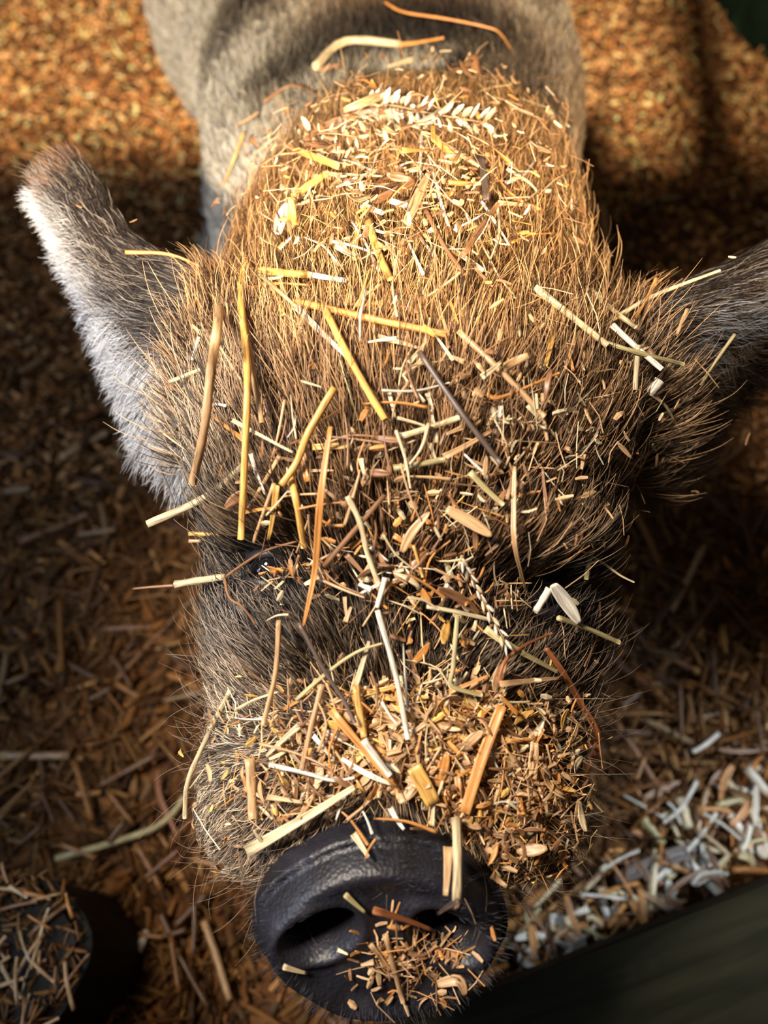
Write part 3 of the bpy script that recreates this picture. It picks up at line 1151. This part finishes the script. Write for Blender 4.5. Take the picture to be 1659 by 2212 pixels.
S('c', [(1084, 1524), (1040, 1640), (1004, 1756)], 24, 'O', 'long orange flat shaving on the right of the muzzle', .014)
S('c', [(1154, 1604), (1150, 1682)], 19, 'T', 'upright flat tan shaving near the right edge of the muzzle', .013)
S('s', [(1086, 1600), (1182, 1591)], 9, 'O', 'thin level orange straw on the right of the muzzle', .012)
S('b', [(1180, 1400), (1215, 1450), (1255, 1520), (1291, 1592), (1270, 1660), (1246, 1735), (1240, 1778)], 15, 'R', 'long red brown curling leaf hanging past the right cheek', .016)
S('b', [(1195, 1262), (1222, 1300), (1252, 1348)], 30, 'W', 'broad whitish leaf flake over the right eye', .018)
S('s', [(1205, 1335), (1262, 1355), (1338, 1388)], 12, 'L', 'olive stem running from the whitish leaf out past the right cheek', .016)
S('s', [(1186, 1272), (1156, 1322)], 17, 'W', 'stubby white stalk end beside the whitish leaf on the right eye', .017)
S('s', [(922, 1310), (1000, 1325), (1064, 1340)], 10, 'P', 'thin pale straw lying across the nose bridge between the eyes', .013)
S('b', [(945, 1272), (990, 1290), (1037, 1328)], 20, 'B', 'brown leaf blade above the pale straw between the eyes', .013)
S('s', [(988, 1330), (979, 1440), (977, 1482), (1042, 1502)], 11, 'L', 'greenish straw bent at a right angle on the nose bridge', .013)
S('p', [(1048, 1358), (1110, 1400), (1214, 1456)], 17, 'L', 'flat olive straw slanting below the right eye', .012)
S('p', [(1080, 1478), (1216, 1464)], 13, 'T', 'tan splinter lying level below the right eye', .014)
S('t', [(1078, 1478), (1090, 1430), (1132, 1395), (1192, 1368)], 10, 'R', 'orange brown stem arching under the right eye', .015)
S('t', [(1228, 1174), (1300, 1215), (1340, 1243), (1370, 1258)], 7, 'P', 'thin pale twig poking out beside the right eye', .012)
S('s', [(1282, 1160), (1266, 1252)], 13, 'L', 'short greyish stalk crossing the thin twig beside the right eye', .013)
S('t', [(1296, 1300), (1292, 1368), (1262, 1440), (1285, 1400), (1296, 1372)], 5, 'B', 'looping brown thread at the right cheek', .010)
S('s', [(905, 760), (1000, 897), (1080, 1000)], 13, 'D', 'long grey brown straw slanting down the right half of the forehead', .016)
S('s', [(1015, 1020), (1087, 1091)], 14, 'L', 'short pale green straw on the right brow', .013)
S('b', [(1112, 1008), (1110, 1100), (1112, 1180), (1136, 1276)], 11, 'T', 'long narrow tan blade hanging over the right brow', .014)
S('s', [(850, 1012), (962, 992)], 14, 'L', 'level olive straw in the middle of the forehead', .011)
S('p', [(958, 988), (1062, 930)], 15, 'T', 'tan splinter continuing up to the right from the olive forehead straw', .010)
S('s', [(862, 944), (992, 902)], 14, 'P', 'pale straw slanting up in the middle of the forehead', .012)
S('t', [(926, 915), (908, 972), (868, 1022)], 9, 'P', 'curved pale grey stem over the olive forehead straw', .014)
S('b', [(868, 1192), (890, 1150), (928, 1106)], 20, 'T', 'tan crumpled shaving between the brows', .013)
S('s', [(893, 1178), (913, 1247)], 7, 'G', 'thin golden straw below the crumpled shaving between the brows', .013)
S('b', [(965, 1098), (1020, 1130), (1062, 1158)], 26, 'T', 'broad papery husk on the right brow', .015)
S('s', [(750, 1072), (778, 1130), (794, 1198), (818, 1262)], 13, 'P', 'pale straw running down between the eyes', .015)
S('s', [(832, 1248), (814, 1312)], 13, 'W', 'short white straw at the lower end of the pale straw between the eyes', .016)
S('s', [(815, 1318), (855, 1460), (881, 1597)], 13, 'W', 'long whitish straw running down the nose bridge', .015)
S('s', [(700, 1223), (832, 1070)], 12, 'B', 'brown straw slanting up to the right between the eyes', .014)
S('b', [(714, 922), (692, 1080), (680, 1230), (655, 1352)], 15, 'O', 'long rust coloured blade hanging down past the left eye', .017)
S('c', [(676, 966), (762, 962)], 14, 'G', 'bright yellow flake lying level in the forehead fur', .007)
# ---- right side, ear
S('s', [(1155, 620), (1230, 680), (1312, 746)], 16, 'P', 'long pale straw slanting down toward the right ear', .016)
S('s', [(1264, 610), (1372, 706)], 11, 'P', 'thin pale straw above and right of the long pale one at the right ear', .016)
S('s', [(1322, 702), (1430, 798)], 13, 'W', 'white straw lying over the right ear base', .017)
S('s', [(1300, 738), (1390, 765), (1477, 787)], 10, 'L', 'thin olive straw crossing the white one on the right ear', .018)
S('s', [(1245, 700), (1266, 786)], 10, 'T', 'short tan straw hanging under the long pale one at the right ear', .013)
S('p', [(1207, 655), (1178, 792)], 18, 'G', 'golden flat straw left of the right ear base', .011)
S('t', [(1050, 850), (1085, 858), (1207, 806)], 11, 'O', 'bent orange straw on the right of the forehead', .014)
S('s', [(990, 715), (1085, 805), (1176, 900)], 14, 'T', 'long pinkish tan straw slanting down the right of the forehead', .014)
S('s', [(1172, 850), (1182, 952)], 9, 'T', 'short upright straw at the end of the pinkish tan one', .012)
S('s', [(1082, 878), (1075, 922)], 11, 'W', 'tiny white straw in the middle right of the forehead', .012)
S('p', [(1040, 815), (1082, 782)], 14, 'P', 'short frayed pale splinter lying over the pinkish tan straw', .018)
S('s', [(1425, 822), (1404, 850)], 24, 'W', 'plump white stalk end below the right ear', .014)
S('t', [(1404, 850), (1440, 880), (1475, 940), (1508, 966)], 7, 'P', 'fine hooked stem with a pale tip below the right ear', .014)
S('t', [(1345, 1012), (1390, 988), (1440, 960)], 8, 'B', 'upper curled brown stem sticking out below the right ear', .010)
S('t', [(1405, 1012), (1430, 1000), (1436, 982)], 7, 'P', 'lower short hooked pale stem below the right ear', .010)
S('s', [(1378, 745), (1372, 842)], 13, 'P', 'pale straw crossing the knot of straws at the right ear base', .017)
S('t', [(1300, 705), (1400, 645), (1480, 612), (1556, 584)], 11, 'P', 'pale stem lying along the upper edge of the right ear', .012)
S('s', [(1485, 668), (1462, 724)], 9, 'T', 'short tan straw on the face of the right ear', .012)
S('t', [(1588, 722), (1550, 775), (1512, 832)], 9, 'L', 'thin greyish stem hanging over the lower edge of the right ear', .012)
S('t', [(1292, 660), (1300, 700), (1296, 745)], 12, 'O', 'short orange splinter above the right ear knot', .014)
S('t', [(1418, 600), (1395, 650), (1370, 690)], 9, 'O', 'orange sliver at the upper base of the right ear', .012)
# ---- neck and poll
S('s', [(680, 146), (745, 89), (866, 96)], 17, 'P', 'bent pale straw on the crest of the neck', .020)
S('t', [(864, 96), (900, 92), (958, 82)], 9, 'O', 'thin orange stem at the end of the bent pale neck straw', .020)
S('c', [(655, 312), (720, 266), (832, 236)], 19, 'B', 'brown curved shaving on the left of the neck', .020)
S('b', [(742, 238), (820, 208), (902, 178)], 17, 'T', 'tan blade on the neck above the white seed head', .020)
S('c', [(644, 325), (732, 360)], 14, 'G', 'yellow strip of straw on the left of the neck', .020)
S('s', [(633, 427), (710, 374)], 16, 'G', 'golden straw left of the poll', .018)
S('b', [(598, 505), (606, 475), (622, 438)], 24, 'W', 'white leaf flake on the left of the poll', .018)
S('s', [(934, 293), (987, 347)], 18, 'G', 'golden straw on the right of the neck', .022)
S('p', [(962, 318), (1035, 360)], 11, 'T', 'tan splinter beside the golden straw on the right of the neck', .020)
S('c', [(800, 437), (850, 415), (897, 392)], 16, 'B', 'brown flat shaving in the middle of the poll', .018)
S('b', [(876, 484), (900, 430), (928, 370)], 22, 'T', 'broad tan leaf in the middle of the poll', .019)
S('s', [(844, 434), (882, 446)], 13, 'W', 'right one of two short white bits in the middle of the poll', .019)
S('s', [(790, 445), (826, 460)], 12, 'W', 'left one of two short white bits in the middle of the poll', .019)
S('s', [(918, 450), (958, 530), (1003, 592)], 10, 'B', 'brown straw slanting down the right of the poll', .018)
S('s', [(1000, 552), (1076, 440)], 13, 'B', 'brown straw slanting up the right of the poll', .018)
S('c', [(1036, 338), (1050, 432)], 15, 'D', 'grey brown upright strip on the right of the poll', .018)
S('b', [(1184, 238), (1196, 280), (1207, 327)], 19, 'P', 'pale leaf hanging at the right edge of the neck', .018)
S('t', [(830, 4), (872, 26), (960, 40), (1040, 56), (1078, 70), (1106, 110)], 6, 'O', 'long orange thread arching over the back of the neck', .030)
S('s', [(968, 394), (1038, 397)], 11, 'O', 'level orange straw right of the broad tan poll leaf', .017)
S('t', [(1095, 365), (1140, 392), (1162, 415)], 8, 'P', 'small bent pale stem at the right of the poll', .018)
S('t', [(270, 545), (368, 550), (445, 583)], 9, 'O', 'orange stem bridging from the left ear to the head', .012)
S('t', [(515, 562), (545, 490), (572, 403)], 9, 'O', 'orange stem rising from the left ear base', .018)
S('t', [(518, 558), (580, 610), (640, 662)], 9, 'L', 'olive stem running from the left ear base to the orange forehead straw', .016)
S('t', [(527, 285), (505, 345), (480, 402)], 6, 'G', 'thin yellow stem over the pale shoulder beside the neck', .012)
S('s', [(366, 825), (452, 790)], 10, 'P', 'pale straw crossing the lower left ear', .014)
S('s', [(430, 728), (415, 778)], 9, 'W', 'tiny white straw on the left ear base', .012)
S('t', [(345, 1010), (362, 1050), (378, 1090)], 6, 'D', 'dark thread hanging from the lower left ear fringe', .012)
# ---- on the snout
S('p', [(806, 1966), (940, 2012)], 15, 'R', 'red brown splinter lying across the snout between the nostrils', .003)
S('s', [(832, 2020), (870, 2165)], 12, 'T', 'tan straw standing in the middle of the snout below the red splinter', .004)
S('p', [(808, 2078), (780, 2085)], 12, 'T', 'tiny tan splinter left of the straw on the lower snout', .003)
S('p', [(800, 2040), (846, 2100)], 11, 'T', 'tan splinter leaning on the straw of the lower snout', .003)
S('p', [(612, 2088), (662, 2102)], 12, 'P', 'pale husk on the lower left snout rim', .002)
S('p', [(730, 2052), (752, 2062)], 8, 'P', 'tiny pale seed at the left nostril', .002)
S('p', [(764, 1802), (796, 1852)], 16, 'P', 'pale flake at the top edge of the snout', .006)
S('p', [(745, 1932), (790, 1972)], 12, 'L', 'small pale flake at the inner edge of the left nostril', .003)
S('b', [(945, 2125), (990, 2118), (1005, 2150)], 22, 'T', 'folded tan flake at the lower right snout', .003)
S('p', [(990, 1946), (945, 1975)], 13, 'D', 'grey splinter on the snout below the thick pale straw', .004)

# ---- seed heads: a stem with grains
def grain(line, w, parent, c):
    return blade('grain', line, w, c, parent, prof=lambda s: math.sin(math.pi * (0.08 + 0.88 * s)) ** 0.8, curl=-0.55, thick=w * 0.25)


def seed_head(pts, w, ngr, c, label, off, fluffy):
    line = np.asarray(smooth_line(place(pts, off), 6))
    root = bpy.data.objects.new('seed_head', None)
    link(root)
    root.location = line.mean(0)
    tag(root, label, 'seed head')
    st = tube('stem', line, px_r(line, 4), C['T'], root, taper=.4, hollow=False)
    tg, sd, up = frames(line)
    for k in range(ngr):
        q = (k + .5) / ngr * (len(line) - 1.001)
        i = int(q)
        f = q - i
        p = line[i] * (1 - f) + line[i + 1] * f
        sgn = 1 if k % 2 else -1
        r = px_r(line, w)
        L = r * (2.6 if not fluffy else 2.2)
        d_ = nrm(tg[i] * (1.0 if not fluffy else .6) + sd[i] * sgn * rng.uniform(.05, .5 if not fluffy else 1.3) + up[i] * rng.uniform(-.1, .6))
        a = p + sd[i] * sgn * r * .25 + up[i] * r * .3
        grain([a, a + d_ * L * .33 + up[i] * r * .15, a + d_ * L * .66 + up[i] * r * .15, a + d_ * L], r * rng.uniform(.22, .46), root, vary(C[c if k % 3 else 'P']))


seed_head([(995, 1203), (1040, 1290), (1096, 1396)], 20, 18, 'W', 'slender white seed head lying on the nose bridge left of the right eye', .015, False)
seed_head([(800, 226), (850, 228), (930, 245), (1055, 266)], 30, 44, 'W', 'fluffy white seed head lying across the crest of the neck', .022, True)
seed_head([(640, 300), (700, 288), (775, 296)], 18, 14, 'P', 'frayed pale seed head on the left of the neck', .020, True)
seed_head([(1058, 905), (1110, 910), (1168, 918)], 15, 12, 'P', 'crumbly pale seed head on the right of the forehead', .013, True)
seed_head([(880, 1262), (850, 1235), (905, 1222)], 14, 10, 'W', 'small white seed head between the eyes', .013, True)

# ---- the tangle of fine hay over the head: bent thin stems and straight splinters
for n_thread, n_split, u0, v0, su, sv, where in (
        (62, 46, 860, 380, 190, 130, 'golden neck and poll'), (46, 30, 760, 900, 190, 160, 'brown forehead'),
        (26, 16, 850, 1230, 170, 110, 'dark fur between the eyes'), (44, 24, 800, 1600, 190, 120, 'muzzle')):
    for k in range(n_thread + n_split):
        for _ in range(30):
            u, v = rng.normal(u0, su), rng.normal(v0, sv)
            a = rng.uniform(0, 2 * math.pi)
            L = rng.uniform(22, 75) if k < n_thread else rng.uniform(14, 50)
            du, dv = L * math.cos(a), L * math.sin(a)
            if all(hit(uu_, vv_) is not None and hit(uu_, vv_) < .68 for uu_, vv_ in ((u - du, v - dv), (u + du, v + dv))) and not bare(u, v):
                break
        else:
            continue
        if k < n_thread:
            q = rng.normal(0, .16) * L
            S('t', [(u - du, v - dv), (u - dv / L * q, v + du / L * q), (u + du, v + dv)], rng.uniform(4.5, 8.5), 'TPBOTPWB'[rng.integers(8)],
              'thin bent hay stem in the loose tangle on the ' + where, rng.uniform(.010, .015))['group'] = 'thin hay on the ' + where
        else:
            S('p', [(u - du, v - dv), (u + du, v + dv)], rng.uniform(7, 14), 'TTBOPPWB'[rng.integers(8)],
              'small straight straw splinter in the loose tangle on the ' + where, rng.uniform(.009, .014))['group'] = 'splinters on the ' + where

# ---- loose bits: one soup of many small pieces with a colour each
class Soup:
    def __init__(s):
        s.v, s.f, s.c = [], [], []

    def bit(s, p, d, n_, L, w, c, bend=0.0, th=0.0005):
        sd = nrm(np.cross(n_, d))
        b0 = len(s.v)
        for k, t in enumerate((-.5, 0, .5)):
            ww = w * (0.6 if k != 1 else 1.0)
            q = p + d * L * t + n_ * bend * L * (1 - 4 * t * t)
            s.v += [q - sd * ww / 2, q + sd * ww / 2, q + n_ * (th + .15 * w)]
            s.c += [c, c, c]
        for k in (0, 1):
            a = b0 + 3 * k
            s.f += [(a, a + 3, a + 5, a + 2), (a + 2, a + 5, a + 4, a + 1), (a + 1, a + 4, a + 3, a)]
        s.f += [(b0, b0 + 2, b0 + 1), (b0 + 6, b0 + 7, b0 + 8)]

    def build(s, name):
        me = mesh_from(name, s.v, s.f, MCH, False)
        colour_attr(me, 'bit_colour', np.clip(np.array(s.c), 0.005, .9))
        return obj(name, me)


def surf(u, v):
    r = Vector(ray(u, v)).normalized()
    a = BVH.ray_cast(Vector(CAM), r)
    return a


def tangent(n_):
    t = rng.normal(0, 1, 3)
    t -= n_ * (t @ n_)
    return nrm(t)


ZONES = [  # centre u, v, spread u, v, share, phrase, group, off, colours
    (915, 1640, 160, 105, .42, 'small tan wood shaving in the thick drift on top of the muzzle', 'shavings on the muzzle', .0125, 'TTTPOGB'),
    (1080, 1750, 85, 75, .11, 'small brown wood shaving on the right flank of the muzzle above the snout', 'shavings beside the snout', .0115, 'TTOB'),
    (900, 1180, 170, 110, .075, 'small shaving caught in the dark fur between and above the eyes', 'shavings between the eyes', .0165, 'TBBPO'),
    (850, 390, 200, 130, .16, 'small shaving caught in the golden fur of the neck and poll', 'shavings on the neck and poll', .0250, 'TTBBPO'),
    (1130, 900, 120, 110, .045, 'small pale shaving caught in the brown fur below the right ear', 'shavings below the right ear', .0185, 'PTTB'),
    (895, 2075, 62, 40, .03, 'small tan shaving stuck to the lower middle of the snout', 'shavings on the snout', .0015, 'TTOB'),
]
protos = []
for k in range(9):
    L, w = 1.0, rng.uniform(.14, .40)
    bendy = rng.normal(0, .10)
    tw = rng.normal(0, .5)
    vts, fcs = [], []
    mm = 7
    for i in range(mm):
        s = i / (mm - 1)
        ww = w / 2 * (0.12 + 0.88 * math.sin(math.pi * (0.04 + 0.9 * s)) ** .9) if k % 3 else w / 2 * (1 - .45 * s)
        a = tw * (s - .5)
        for f in (-1, -.4, .4, 1):
            vts.append((s - .5, f * ww * math.cos(a), f * ww * math.sin(a) + bendy * 4 * s * (1 - s) + .22 * ww * f * f + .011))
        for f in (1, .4, -.4, -1):
            vts.append((s - .5, f * ww * math.cos(a), f * ww * math.sin(a) + bendy * 4 * s * (1 - s) + .22 * ww * f * f - .011))
    for i in range(mm - 1):
        for j in range(8):
            a, b_ = i * 8 + j, i * 8 + (j + 1) % 8
            fcs.append((a, b_, b_ + 8, a + 8))
    fcs += [tuple(range(8))[::-1], tuple((mm - 1) * 8 + j for j in range(8))]
    me = mesh_from('wood_shaving', vts, fcs, MST, True)
    strand(me, [(p_[1] * 14 + k * 7, p_[0] * 1.4, k) for p_ in vts])
    protos.append(me)

TOTAL = 285
chaff = Soup()
for u0, v0, su, sv, share, phrase, grp, off, cc in ZONES:
    cnt = int(TOTAL * share)
    k = 0
    while k < cnt:
        u, v = rng.normal(u0, su), rng.normal(v0, sv)
        if bare(u, v):
            continue
        snout_zone = v0 > 2000
        if snout_zone:
            loc, n_, _, _ = SNB.ray_cast(Vector(CAM), Vector(ray(u, v)).normalized())
        else:
            loc, n_, _, _ = surf(u, v)
            if loc is not None and SNB.ray_cast(Vector(CAM), Vector(ray(u, v)).normalized())[0] is not None:
                loc = None
        if loc is None or np.linalg.norm(np.array(loc) - CAM) > .72:
            continue
        n_ = np.array(n_)
        fc = n_ @ nrm(CAM - np.array(loc))
        if snout_zone and fc < 0:
            n_, fc = -n_, -fc
        if fc < 0.2:
            continue
        d_ = tangent(n_)
        tl = nrm(n_ + rng.normal(0, .35, 3))
        d_ = nrm(d_ - tl * (d_ @ tl))
        sd = np.cross(tl, d_)
        sc = rng.uniform(.006, .0155) * (0.8 if snout_zone else 1.4 if v0 < 500 else 1)
        p = np.array(loc) + n_ * (off + rng.uniform(0, .005 if not snout_zone else .001))
        mtx = Matrix(((d_[0], sd[0], tl[0]), (d_[1], sd[1], tl[1]), (d_[2], sd[2], tl[2]))).to_4x4()
        o = link(bpy.data.objects.new('wood_shaving', protos[rng.integers(9)]))
        o.matrix_world = Matrix.Translation(Vector(p)) @ mtx @ Matrix.Diagonal((sc, sc, sc, 1))
        o.color = (*vary(C[cc[rng.integers(len(cc))]]), 1)
        tag(o, phrase, 'shaving', grp)
        k += 1
    # the dust and crumbs between them
    for _ in range(int(5200 * share)):
        u, v = rng.normal(u0, su * 1.15), rng.normal(v0, sv * 1.15)
        if bare(u, v):
            continue
        snz = SNB.ray_cast(Vector(CAM), Vector(ray(u, v)).normalized())
        if v0 > 2000:
            loc, n_ = snz[0], snz[1]
        else:
            loc, n_, _, _ = surf(u, v)
            if snz[0] is not None:
                loc = None
        if loc is None or np.linalg.norm(np.array(loc) - CAM) > .72:
            continue
        n_ = np.array(n_)
        if n_ @ (CAM - np.array(loc)) < 0:
            n_ = -n_
        tl = nrm(n_ + rng.normal(0, .4, 3))
        d_ = tangent(tl)
        c = np.array(C[cc[rng.integers(len(cc))]]) * math.exp(rng.normal(0, .25))
        p = np.array(loc) + n_ * (off * rng.uniform(.45, 1.1))
        if rng.random() < .42:
            chaff.bit(p, d_, tl, rng.uniform(.010, .026), rng.uniform(.0004, .0010), c, rng.normal(0, .10), .0002)
        else:
            chaff.bit(p, d_, tl, rng.uniform(.003, .009), rng.uniform(.0012, .0034), c, rng.normal(0, .06), .0003)
tag(chaff.build('chaff'), 'fine chaff and crumbs of hay scattered over the pig\'s head', 'chaff', None, 'stuff')

# ------------------------------------------------------------------ bedding
bed = Soup()
UPZ = np.array([0, 0, 1.0])
CB = [np.array(c) for c in ((.36, .145, .034), (.44, .20, .056), (.26, .10, .024), (.48, .25, .085), (.17, .068, .018), (.38, .19, .066))]


def floor_bit(x, y, L, w, c, tilt=.22, z=0.004):
    if (x - a0[0]) * -dr[1] + (y - a0[1]) * dr[0] > -.01:
        return
    n_ = nrm(UPZ + rng.normal(0, tilt, 3))
    bed.bit(np.array([x, y, floor_h(x, y) + z + rng.uniform(0, .012)]), tangent(n_), n_, L, w, c, rng.normal(0, .09), .0008)


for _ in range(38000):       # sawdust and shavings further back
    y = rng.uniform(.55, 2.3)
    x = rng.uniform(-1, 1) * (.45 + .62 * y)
    c = CB[rng.integers(6)] * math.exp(rng.normal(0, .28)) * np.array((2.3, 2.45, 3.2)) * np.interp(y, [.6, 1.25], [.5, 1])  # lamp light further back and shade nearer put into the bits' colour
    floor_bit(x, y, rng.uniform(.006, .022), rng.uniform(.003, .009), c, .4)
for _ in range(16000):       # thinner towards the sides of the pen
    x, y = rng.uniform(-2.1, 2.1), rng.uniform(-.19, 3.3)
    if abs(x) < .45 + .62 * y and .55 < y < 2.3:
        continue
    floor_bit(x, y, rng.uniform(.012, .05), rng.uniform(.003, .009), CB[rng.integers(6)] * rng.uniform(.4, 1.5), .35)
for _ in range(17000):        # hay litter under and around the head
    x, y = rng.uniform(-.75, .75), rng.uniform(-.19, 1.15)
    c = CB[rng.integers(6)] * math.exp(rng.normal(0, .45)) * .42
    if rng.random() < .6:
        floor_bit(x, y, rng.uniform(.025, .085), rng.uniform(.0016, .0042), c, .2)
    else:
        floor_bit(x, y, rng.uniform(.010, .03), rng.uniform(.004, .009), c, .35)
for _ in range(420):         # crumbs on the post top
    a, q = rng.uniform(0, 2 * math.pi), .064 * math.sqrt(rng.random())
    n_ = nrm(UPZ + rng.normal(0, .3, 3))
    bed.bit(np.array([pc[0] + q * math.cos(a), pc[1] + q * math.sin(a), pc[2] + rng.uniform(0, .004)]), tangent(n_), n_, rng.uniform(.005, .022), rng.uniform(.0008, .003), CB[rng.integers(6)] * rng.uniform(.3, .8), .05, .0005)
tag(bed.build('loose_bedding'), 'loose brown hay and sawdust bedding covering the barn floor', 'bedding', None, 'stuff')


# single straws one can pick out on the floor
def floor_straw(pts, wpx, c, label, group=None, kind='s', z=.016, lift=0.0, dull=1.0):
    line = smooth_line([floor_pt(u, v, z + lift * i) for i, (u, v) in enumerate(pts)])
    r = px_r(line, wpx)
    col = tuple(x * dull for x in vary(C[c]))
    o = tube('straw_stalk', line, r, col) if kind == 's' else blade('grass_blade', line, r, col, curl=.3)
    return tag(o, label, 'straw' if kind == 's' else 'grass blade', group)


for pts, w, c, k, lab in [
    ([(1290, 1925), (1350, 1935), (1440, 1960)], 17, 'P', 's', 'level pale straw on the floor right of the snout'),
    ([(1398, 1995), (1410, 1900), (1416, 1835)], 20, 'P', 's', 'upright white topped straw on the floor near the board'),
    ([(1480, 1858), (1555, 1930)], 22, 'W', 's', 'white straw slanting toward the board on the floor right of the snout'),
    ([(1400, 1945), (1470, 1952)], 30, 'W', 'b', 'bright white flake lying against the board edge'),
    ([(1385, 1765), (1432, 1825)], 20, 'L', 's', 'olive straw slanting down on the floor right of the muzzle'),
    ([(1465, 1725), (1485, 1790)], 26, 'P', 's', 'thick pale straw on the floor at middle right'),
    ([(1545, 1740), (1620, 1725)], 14, 'L', 's', 'level yellowish straw on the floor near the right edge'),
    ([(1570, 1690), (1640, 1780)], 18, 'P', 's', 'pale straw slanting down near the right edge of the floor'),
    ([(1612, 1660), (1659, 1715)], 20, 'W', 's', 'whitish straw at the right edge above the board'),
    ([(1575, 1760), (1615, 1815)], 18, 'W', 's', 'short whitish straw right of the level yellowish one'),
    ([(1600, 1820), (1625, 1850)], 24, 'W', 'b', 'white flake on the floor near the right end of the board'),
    ([(1645, 1825), (1655, 1855)], 30, 'W', 'b', 'white flake at the right edge just above the board'),
    ([(1505, 1800), (1530, 1700)], 13, 'T', 's', 'tan straw leaning right on the floor at middle right'),
    ([(1330, 1900), (1450, 1850), (1520, 1830)], 34, 'D', 'b', 'broad grey leaf on the floor at middle right'),
    ([(1210, 2005), (1330, 1990), (1360, 1994)], 22, 'O', 'b', 'long orange blade beside the board right of the snout'),
    ([(1180, 1990), (1265, 2045)], 60, 'W', 'b', 'broad white husk lying between the snout and the board'),
    ([(1120, 2065), (1165, 2075)], 36, 'W', 'b', 'bright white flake tucked under the right of the snout'),
    ([(1185, 2040), (1195, 2070)], 22, 'W', 's', 'round white stalk end against the board beside the snout'),
    ([(1300, 1945), (1315, 1990)], 16, 'W', 's', 'small white straw standing near the long orange blade'),
    ([(1580, 1880), (1659, 1880)], 16, 'O', 's', 'orange straw lying along the right end of the board'),
    ([(1590, 1845), (1650, 1875)], 15, 'B', 's', 'brown straw by the orange one at the right end of the board'),
    ([(0, 1632), (150, 1632)], 18, 'T', 's', 'level straw on the floor at the left edge'),
    ([(120, 1855), (330, 1790), (400, 1720)], 14, 'L', 's', 'long olive straw on the dark floor left of the muzzle'),
    ([(297, 2055), (318, 2010)], 18, 'W', 's', 'short pale straw on the dark floor at the lower left'),
    ([(190, 2020), (196, 1990)], 12, 'P', 's', 'tiny pale straw right of the post'),
    ([(440, 1990), (495, 2160)], 16, 'T', 's', 'dull tan straw on the dark floor left of the snout'),
    ([(340, 1660), (345, 1720), (385, 1810)], 11, 'R', 'b', 'red brown curved blade on the floor left of the muzzle'),
    ([(130, 990), (230, 935)], 16, 'T', 's', 'tan straw on the floor left of the left ear'),
    ([(250, 975), (330, 1040)], 15, 'T', 's', 'tan straw on the floor just under the left ear'),
    ([(40, 1170), (190, 1110)], 15, 'B', 's', 'brown straw on the floor at the left edge below the ear'),
    ([(220, 1360), (340, 1355)], 12, 'B', 's', 'brown straw on the floor left of the left cheek'),
    ([(250, 1470), (420, 1290)], 9, 'B', 't', 'thin brown stem slanting up to the left cheek'),
    ([(1310, 530), (1300, 440)], 20, 'T', 's', 'tan straw on the shaded floor right of the neck'),
    ([(1390, 440), (1470, 425)], 9, 'P', 's', 'thin pale straw on the shaded floor above the right ear'),
    ([(1450, 1320), (1520, 1180)], 15, 'T', 's', 'dull straw on the dark floor below the right ear'),
    ([(1400, 1400), (1560, 1480)], 14, 'B', 's', 'dull brown straw on the dark floor right of the cheek'),
    ([(1330, 1560), (1420, 1700)], 14, 'B', 's', 'dull brown straw on the dark floor right of the muzzle'),
    ([(1480, 1560), (1640, 1520)], 13, 'B', 's', 'level brown straw on the dark floor near the right edge'),
]:
    floor_straw(pts, w, c, lab, None, 'b' if k == 'b' else 's')
# the many alike pieces of the pale litter swept against the board, and of the dull litter at the left
for k in range(96):
    f = rng.random()
    u = 1130 + f * 540
    vedge = 2105 - (u - 1150) * .40
    v = vedge - 10 - abs(rng.normal(0, 60 + 140 * f))
    a = rng.uniform(0, math.pi)
    L = rng.uniform(10, 60)
    bl = k % 2
    floor_straw([(u - L * math.cos(a), v - L * math.sin(a)), (u + rng.normal(0, 6), v + rng.normal(0, 6)), (u + L * math.cos(a), v + L * math.sin(a))], rng.uniform(5, 12) * (1.6 if bl else 1), 'WPBWLTOB'[rng.integers(8)],
                'pale grass blade in the litter swept up against the weathered board' if bl else 'short pale straw in the litter swept up against the weathered board',
                'pale blades by the board' if bl else 'pale straws by the board', 'b' if bl else 's', rng.uniform(.010, .03))
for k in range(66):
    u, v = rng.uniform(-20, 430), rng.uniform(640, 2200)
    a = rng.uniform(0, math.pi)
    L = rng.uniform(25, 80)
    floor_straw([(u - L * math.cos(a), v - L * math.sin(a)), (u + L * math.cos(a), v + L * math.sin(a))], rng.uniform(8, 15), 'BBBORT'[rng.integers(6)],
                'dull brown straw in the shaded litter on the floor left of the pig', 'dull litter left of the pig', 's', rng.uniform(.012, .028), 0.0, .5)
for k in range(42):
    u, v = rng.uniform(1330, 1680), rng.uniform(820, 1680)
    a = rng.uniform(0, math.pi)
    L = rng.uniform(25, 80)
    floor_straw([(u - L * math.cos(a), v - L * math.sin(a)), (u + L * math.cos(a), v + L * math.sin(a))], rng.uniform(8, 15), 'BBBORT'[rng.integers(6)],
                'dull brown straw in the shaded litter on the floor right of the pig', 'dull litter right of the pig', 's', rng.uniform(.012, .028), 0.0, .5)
# hay lying on the post top
for k in range(60):
    a, q = rng.uniform(0, 2 * math.pi), .064 * math.sqrt(rng.random())
    c0 = np.array([pc[0] + q * math.cos(a), pc[1] + q * math.sin(a), pc[2] + .002 + rng.uniform(0, .009)])
    d_ = nrm(np.array([*rng.normal(0, 1, 2), rng.normal(0, .18)]))
    L = rng.uniform(.012, .034)
    line = [c0 + d_ * L * s + np.array([0, 0, .12 * L * (1 - 4 * s * s)]) for s in np.linspace(-.5, .5, 7)]
    o = tube('straw_stalk', line, rng.uniform(.0007, .0017), vary(C['TBPOTB'[rng.integers(6)]]), flat=.5)
    tag(o, 'short straw lying on the grey post top in the lower left corner', 'straw', 'hay on the post top')
